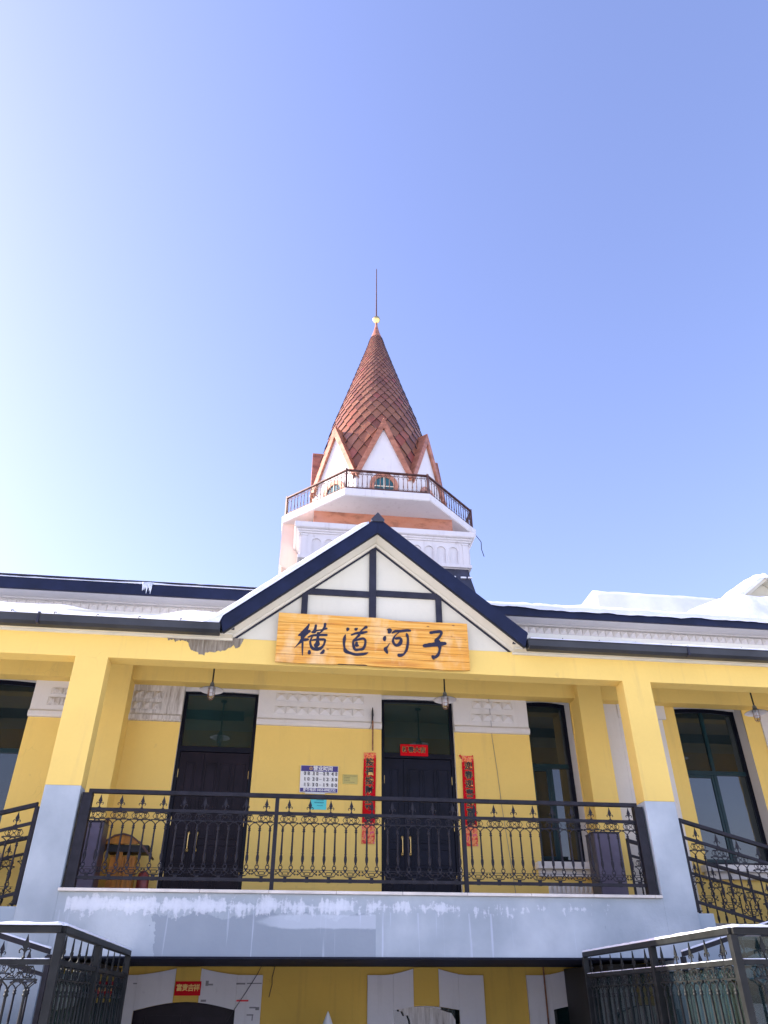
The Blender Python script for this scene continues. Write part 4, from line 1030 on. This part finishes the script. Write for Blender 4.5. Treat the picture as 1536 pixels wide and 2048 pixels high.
def banner(name, label, x0, x1, z0, z1, y, text, size, vertical, lean=0.0):
    h = z1 - z0
    o = thing(name, label, 'banner', ((x0 + x1) / 2, y, z0), 'red spring festival banners')
    hw = (x1 - x0) / 2; w = MB(); n = 24
    A = []; 
    for i in range(n + 1):
        z = h * i / n; dx = lean * (i / n)
        A.append([w.bm.verts.new((dx + u * hw, -.004 - .006 * abs(fbm(z * 4, u)), z)) for u in (-1, -.5, 0, .5, 1)])
    for a, b in zip(A, A[1:]):
        for k in range(4): w.bm.faces.new((a[k], a[k + 1], b[k + 1], b[k]))
    sh = w.build('paper', banner_mat(name + '_paper', h, hw), o, smooth=True)
    return o, hw, h
CL, hw, h = banner('couplet_banner', 'tall red couplet banner left of the middle door', .062, .262, 2.02, 3.385, 2.19, '', .1, True, .022)
for i, ch in enumerate('接福接财接平安'):
    z = h - .160 - i * .143; dx = .022 * z / h
    writing('gold_edge', ch, .132, 'goldink', CL, (dx - .002, -.012, z), .0062); writing('character', ch, .132, 'black', CL, (dx - .002, -.0135, z), .0042)
CRB, hw, h = banner('couplet_banner', 'tall red couplet banner right of the middle door, one top corner curled over', 1.670, 1.870, 2.015, 3.385, 2.19, '', .1, True, .020)
for i, ch in enumerate('迎春迎喜迎富贵'):
    z = h - .170 - i * .143; dx = .022 * z / h
    writing('gold_edge', ch, .132, 'goldink', CRB, (dx + .004, -.012, z), .0062); writing('character', ch, .132, 'black', CRB, (dx + .004, -.0135, z), .0042)
w = MB(); w.tube([(-.115, -.02, h + .004), (-.09, -.016, h - .02), (-.085, -.012, h - .05)], [.018, .014, .006], 8); w.tube([(.105, -.012, h + .012), (.10, -.012, h - .02)], [.008, .004], 6); w.build('curled_corner', 'redpaper', CRB, smooth=True)
HB, hw, h = banner('lintel_banner', 'short red banner with four black characters across the glass over the middle door', .69, 1.15, 3.375, 3.56, 2.262, '', .1, False)
for i, ch in enumerate('新春大吉'):
    writing('gold_edge', ch, .098, 'goldink', HB, (-.15 + i * .098, -.012, .095), .005); writing('character', ch, .098, 'black', HB, (-.15 + i * .098, -.0135, .095), .0032)
SB, hw, h = banner('basement_banner', 'small red banner with gold characters on the key block over the basement door', -2.425, -2.085, .09, .252, 2.138, '', .1, False)
for i, ch in enumerate('富贵吉祥'): writing('character', ch, .082, 'goldink', SB, (-.113 + i * .076, -.0135, .085), .0022)
for o in (CL, CRB, HB, SB):
    for c in o.children:
        pass

# ------------------------------------------------------------------ loose things in the porch
def cabinet(x, label):
    c = thing('metal_cabinet', label, 'cabinet', (x, 1.36, 1.10), 'dark cabinets beside the piers')
    w = MB(); w.box(-.20, .20, -.16, .16, 0, .97); w.build('cabinet_body', 'cabinetside', c, bevel=.008)
    w = MB(); w.box(-.188, .188, -.168, -.1605, .03, .955); w.build('front_panel', 'cabinet', c, bevel=.004)
    w = MB(); w.box(-.205, .205, -.172, .165, .9705, .985); w.build('cabinet_top', 'cabinetside', c, bevel=.004)
    w = MB(); w.tube([(.15, -.172, .50), (.15, -.188, .52), (.15, -.188, .60), (.15, -.172, .62)], .006, 6); w.build('handle', 'black', c)
cabinet(-3.74, 'dark grey cabinet beside the left pier, next to the orange wooden stand')
cabinet(3.55, 'dark grey cabinet beside the right pier, in front of the narrow window')
K = thing('wooden_stand', 'orange stained wooden stand with a small arched roof, behind the railing by the left cabinet', 'stand', (-3.28, 1.78, 1.10))
w = MB(); w.box(-.20, .14, -.10, .12, 0, .62); w.build('stand_body', 'wood', K, bevel=.006)
w = MB()
for xa in (-.19, -.09, .01): w.box(xa, xa + .085, -.125, -.1005, .02, .60)
w.build('front_boards', 'wood', K, bevel=.004)
w = MB(); w.box(-.115, -.03, -.15, -.126, .02, .86); w.build('centre_post', 'wood', K, bevel=.004)
pts = [(-.26, .79), (-.17, .85), (-.05, .875), (.07, .845), (.17, .775)]
w = MB(); w.prism([(-.28, .755)] + pts + [(.15, .755)], -.20, -.165); w.build('roof_front', 'wood', K, bevel=.003)
w = MB(); w.box(-.25, .30, -.16, .14, .66, .752); w.build('roof_underside', 'black', K)
w = MB()
for (xa, za), (xb, zb) in zip(pts, pts[1:]): w.prism([(xa, za), (xb, zb), (xb, zb + .02), (xa, za + .02)], -.22, .16)
w.prism([(.17, .775), (.34, .60), (.36, .62), (.18, .80)], -.22, .16); w.prism([(-.26, .79), (-.38, .66), (-.40, .68), (-.27, .815)], -.22, .16)
w.build('stand_roof', 'woodroof', K)
w = MB(); w.lathe([(0, 0), (.075, 0), (.085, .1), (.085, .34), (.07, .42), (.03, .46), (0, .465)], n=18)
tag(w.build('round_canister', plain('dark_red_brown_lacquer', (.22, .04, .03), .35, var=.5, scale=12), None, loc=(-3.02, 1.86, 1.10), smooth=True), 'dark red-brown rounded canister standing at the right side of the wooden stand', 'canister')
w = MB(); w.prism([(2.0 + .05 * math.cos(k * .5236), 2.18 + .095 * math.sin(k * .5236)) for k in range(12)], -3.679, -3.655, 'x')
tag(w.build('oval_plaque', 'woodroof'), 'small brown oval wooden piece fixed to the side of the left pilaster', 'plaque')
H = thing('wall_bracket', 'rusty iron bracket with a hanging wooden strip beside the middle door', 'bracket', (.215, 2.13, 3.75))
w = MB(); w.box(-.012, .012, .0, .045, .10, .32); w.tube([(0, .0, .36), (-.006, -.03, .30), (.004, -.04, .22), (-.012, -.03, .14)], [.006, .011, .011, .007], 6); w.tube([(-.012, 0, .13), (-.03, -.005, .04), (-.05, 0, .0)], .004, 5); w.build('iron_hook', 'wire', H)
w = MB(); w.box(-.013, .012, -.045, -.033, -.36, .13); w.build('hanging_strip', 'rust', H, bevel=.004)

def cable(pts, label, r=.004, mat='wire'):
    w = MB(); w.tube(pts, r, 6); tag(w.build('cable', mat), label, 'cable')
cable([(2.22, 2.165, 4.36), (2.225, 2.15, 3.9), (2.23, 2.185, 3.7), (2.27, 2.19, 3.2), (2.30, 2.19, 2.6), (2.35, 2.19, 2.0), (2.40, 2.19, 1.4), (2.40, 2.19, 1.12)], 'thin grey cable down the yellow wall between middle door and narrow window', .004, 'patch')
cable([(-1.29, 2.14, .45), (-1.35, 2.135, .33), (-1.48, 2.14, .13), (-1.62, 2.135, -.07), (-1.70, 2.14, -.2)], 'black cable slanting across the pale blocks at the upper right of the basement door')
cable([(-1.11, 2.16, .45), (-1.145, 2.15, .30), (-1.14, 2.15, .22), (-1.17, 2.15, .07)], 'short black cable dangling from the slab on the ochre basement wall', .005)
cable([(2.69, 2.13, .45), (2.685, 2.12, .1), (2.68, 2.12, -.6), (2.68, 2.13, -1.6)], 'rust-brown pipe running down the pale block left of the basement window', .012, 'rust')
cable([(5.40, 8.6, 11.62), (5.55, 8.5, 11.3), (5.50, 8.5, 11.15), (5.60, 8.5, 10.9)][0:0] or [(4.33, 9.6, 12.3), (4.46, 9.55, 12.05), (4.44, 9.5, 11.75), (4.50, 9.5, 11.5)], 'loose black cable hanging from the right corner of the tower balcony', .012)
w = MB(); w.lathe([(0, .02), (.012, 0), (.10, -.20), (.20, -.42), (.20, -.44)], n=20); w.tube([(0, 0, -.44), (0, 0, -1.45)], .03, 8); w.lathe([(.15, -1.49), (.15, -1.44), (.03, -1.42)], n=16)
tag(w.build('pointed_post', 'signwhite', None, loc=(-.41, 1.5, -.10)), 'pale pointed cone tip poking up at the bottom edge before the ochre basement wall', 'post')

# icicles on the upper gutter
ic = thing('icicle', 'clear icicles hanging over the navy gutter left of the gable', 'icicle', (-3.68, 1.66, 5.93))
random.seed(9)
for i in range(7):
    x = -.06 + i * .022; l = random.uniform(.08, .20)
    w = MB(); w.tube([(x, 0, .02), (x + .002, .0, -l * .5), (x + .004, 0, -l)], [.020, .014, .003], 7); w.build('icicle_spike', 'ice', ic, smooth=True)

# ------------------------------------------------------------------ snow
def heightfield(name, xs, ys, top, base, label, keep=None):
    w = MB(); bm = w.bm
    Tt = [[bm.verts.new((x, y, top(x, y))) for y in ys] for x in xs]; Bb = [[bm.verts.new((x, y, base(x, y))) for y in (ys[0], ys[-1])] for x in xs]
    nx, ny = len(xs), len(ys)
    for i in range(nx - 1):
        for j in range(ny - 1): bm.faces.new((Tt[i][j], Tt[i + 1][j], Tt[i + 1][j + 1], Tt[i][j + 1]))
        bm.faces.new((Bb[i][0], Bb[i + 1][0], Tt[i + 1][0], Tt[i][0])); bm.faces.new((Tt[i][-1], Tt[i + 1][-1], Bb[i + 1][1], Bb[i][1]))
    for i in (0, nx - 1): bm.faces.new([Bb[i][0]] + Tt[i] + [Bb[i][1]])
    o = w.build(name, 'snow', None, smooth=True)
    return tag(o, label, 'snow', kind='stuff')
def lin(a, b, n): return [a + (b - a) * i / (n - 1) for i in range(n)]
def sst(a, b, x): t = max(0, min(1, (x - a) / (b - a))); return t * t * (3 - 2 * t)
def proof(y): return 4.42 + (y + .17) * .3376
def grake(x): return 6.30 - abs(x) * .824
ysn = [-.30, -.285, -.26, -.22, -.15, -.05, .08, .25, .45, .8, 1.2, 1.7, 2.18]
def lsnow_top(x, y):
    th = .17 + .06 * sst(-4.0, -4.9, x) + .05 * sst(-5, -6, x) + .05 * fbm(x * .7, y * .8, 3) + .012 * fbm(x * 3, y * 3)
    a = proof(y) + th * sst(-.34, .25, y) * (1 + .2 * sst(-3.4, -2.4, x)) + .012
    g_ = grake(x) + (.145 + .02 * fbm(x * 2, y, 7)) * (.55 + .45 * sst(-.32, -.1, y)) * sst(-.06, -.30, x) + .01
    if x < -2.25: g_ -= (-2.25 - x) * .2
    k = .10; hh = max(k - abs(a - g_), 0) / k
    v = max(a, g_) + hh * hh * k * .25 + (.06 * math.exp(-((x + 2.5) / .45) ** 2) * sst(-.25, .2, y))
    return v
def lsnow_base(x, y): return max(proof(y), grake(x) if x > -2.21 else 0) - .0
heightfield('porch_roof_snow', lin(-12, -6, 20) + lin(-5.95, -.14, 110), ysn, lsnow_top, lambda x, y: (max(proof(y), grake(x)) if x > -2.2 else proof(y)) - .004, 'smooth snow lying on the left porch roof and up the left slope of the gable')
heightfield('porch_roof_snow', lin(2.24, 12, 110), [-.325, -.31, -.28, -.2, -.1, .1, .5, 1.2, 2.18], lambda x, y: max(4.405, proof(y)) + (.022 + .03 * max(0, fbm(x * 1.3, y * 2, 1) + .25) + .008 * fbm(x * 6, y * 5)) * sst(-.335, -.27, y), lambda x, y: max(4.40, proof(y)) - .006, 'thin snow along the gutter of the right porch roof')
def drift(x): return .09 * math.exp(-((x - 4.2) / .8) ** 2) + .05 * math.exp(-((x - 3.3) / .25) ** 2) + .56 * sst(5.9, 7.5, x) ** 1.8
heightfield('main_roof_snow', lin(1.6, 12, 130), [1.655, 1.66, 1.69, 1.75, 1.85, 2.0, 2.3, 2.8, 3.5],
    lambda x, y: (5.905 + .03 * fbm(x * 2.2, 0, 5) - .05 * sst(2.6, 3.2, x) + .01 * fbm(x * 9)) if y < 1.657 else 5.93 + (y - 1.74) * .29 + (.085 + drift(x) * sst(1.66, 2.1, y) + .035 * fbm(x * 1.5, y) + .02 * fbm(x * 5, y * 5)) * sst(1.60, 1.78, y),
    lambda x, y: 5.90 + .03 * fbm(x * 2.2, 0, 5) - .05 * sst(2.6, 3.2, x) if y < 1.7 else 6.0, 'thick snow overhanging the navy gutter of the right-hand main roof')
heightfield('main_roof_snow', lin(-14, -1.8, 120), [1.675, 1.69, 1.72, 1.755], lambda x, y: 5.945 + .008 * fbm(x * 4, y) + .02 * math.exp(-((x + 3.7) / .35) ** 2), lambda x, y: 5.931, 'thin line of snow on the navy gutter of the left-hand main roof')
heightfield('main_roof_snow', lin(-14, -1.8, 120), [1.79, 1.82, 1.9, 2.2, 2.9], lambda x, y: 6.062 + (y - 1.84) * .28 + .012 * fbm(x * 2, y), lambda x, y: 6.045, 'snow edge along the top of the left-hand main roof')
def dz(x): return 7.27 - abs(x - 8.32) * .76
heightfield('dormer_snow', lin(7.06, 9.58, 60), [2.27, 2.29, 2.34, 2.42, 2.55, 2.8, 3.2, 3.8, 4.5, 5.2], lambda x, y: dz(x) + (.24 * sst(2.2, 2.5, y) + .05) * sst(6.95, 7.35, x) + .05 * fbm(x * 2.5, y * 2.5) - .16 * math.exp(-((x - 8.32) / .25) ** 2), lambda x, y: dz(x) - .01, 'heaped snow on the dormer roof at the right edge')
heightfield('rear_roof_snow', lin(6.0, 12.5, 50), [5.6, 5.7, 5.85, 6.1, 6.4, 6.7], lambda x, y: 8.30 + (.26 + .02 * fbm(x * 2, y * 2)) * sst(5.55, 5.8, y) * sst(5.95, 6.15, x), lambda x, y: 7.0, 'flat bank of snow on the low rear roof behind the right-hand eave')
def strip_snow(p, q, z, wd, label, nm='railing_snow', th=.022):
    p, q = Vector(p), Vector(q); d = q - p; L = d.length; dd = d.normalized(); nn = Vector((-dd.y, dd.x))
    w = MB(); n = int(L / .04); R_ = []
    for i in range(n + 1):
        c = p + d * i / n; t_ = th * (1 + .35 * fbm(c.x * 6, c.y * 6)); hw_ = wd / 2 * (1 + .08 * fbm(c.x * 9, c.y * 9, 3))
        R_.append([w.bm.verts.new((c.x + nn.x * u * hw_, c.y + nn.y * u * hw_, z(i / n) + v * t_)) for u, v in ((-1, -.02), (-1.02, .45), (-.75, .92), (0, 1.05), (.75, .92), (1.02, .45), (1, -.02))])
    for a, b in zip(R_, R_[1:]):
        for k in range(6): w.bm.faces.new((a[k], a[k + 1], b[k + 1], b[k]))
    w.bm.faces.new(R_[0]); w.bm.faces.new(R_[-1][::-1])
    return w
def railing_snow(segs, label):
    bm_ = None; objs = []
    w = MB()
    for (p, q, z, wd, th) in segs:
        th *= .8
        t = strip_snow(p, q, z, wd, '', th=th)
        me = bpy.data.meshes.new('tmp'); t.bm.to_mesh(me); t.bm.free(); w.bm.from_mesh(me); bpy.data.meshes.remove(me)
    tag(w.build('railing_snow', 'snow', None, smooth=True), label, 'snow', kind='stuff')
zt = -.625 + 1.12; zm = -.625 + .903
railing_snow([((-2.75, -3.32), (-2.75, -.10), lambda t: zt, .062, .024), ((-2.75, -3.35), (-5.95, -3.35), lambda t: zt, .062, .024), ((-2.80, -3.32), (-4.3, -3.32), lambda t: zm, .03, .008)], 'narrow snow lying along the top of the bottom-left foreground railing')
railing_snow([((2.42, -3.62), (2.49, -.14), lambda t: zt, .062, .024), ((2.42, -3.65), (6.0, -3.65), lambda t: zt, .062, .024), ((2.42, -3.6), (2.49, -.16), lambda t: zm, .03, .008), ((2.46, -3.62), (4.2, -3.62), lambda t: zm, .03, .008)], 'narrow snow lying along the top of the bottom-right foreground railing')
for s in (-1, 1): railing_snow([((s * 3.45, -.65), (s * 7.4, -.65), lambda t: -.64 + 1.12 + 1.047 * t, .06, .02)], 'narrow snow on the sloping stair handrail low at the ' + ('left' if s < 0 else 'right'))
# raised terraces the foreground railings stand on
for s, x0, y0 in ((-1, 2.68, -3.40), (1, 2.35, -3.70)):
    w = MB(); a, b = sx(s, x0, 9.0); w.box(a, b, y0, -.76, -1.6, -.625); w.box(a, s * 3.3 if s > 0 else -x0, -.76, -.002, -1.6, -.625) if s > 0 else w.box(-3.3, b, -.76, -.002, -1.6, -.625)
    tag(w.build('terrace', 'cap'), kind='structure')
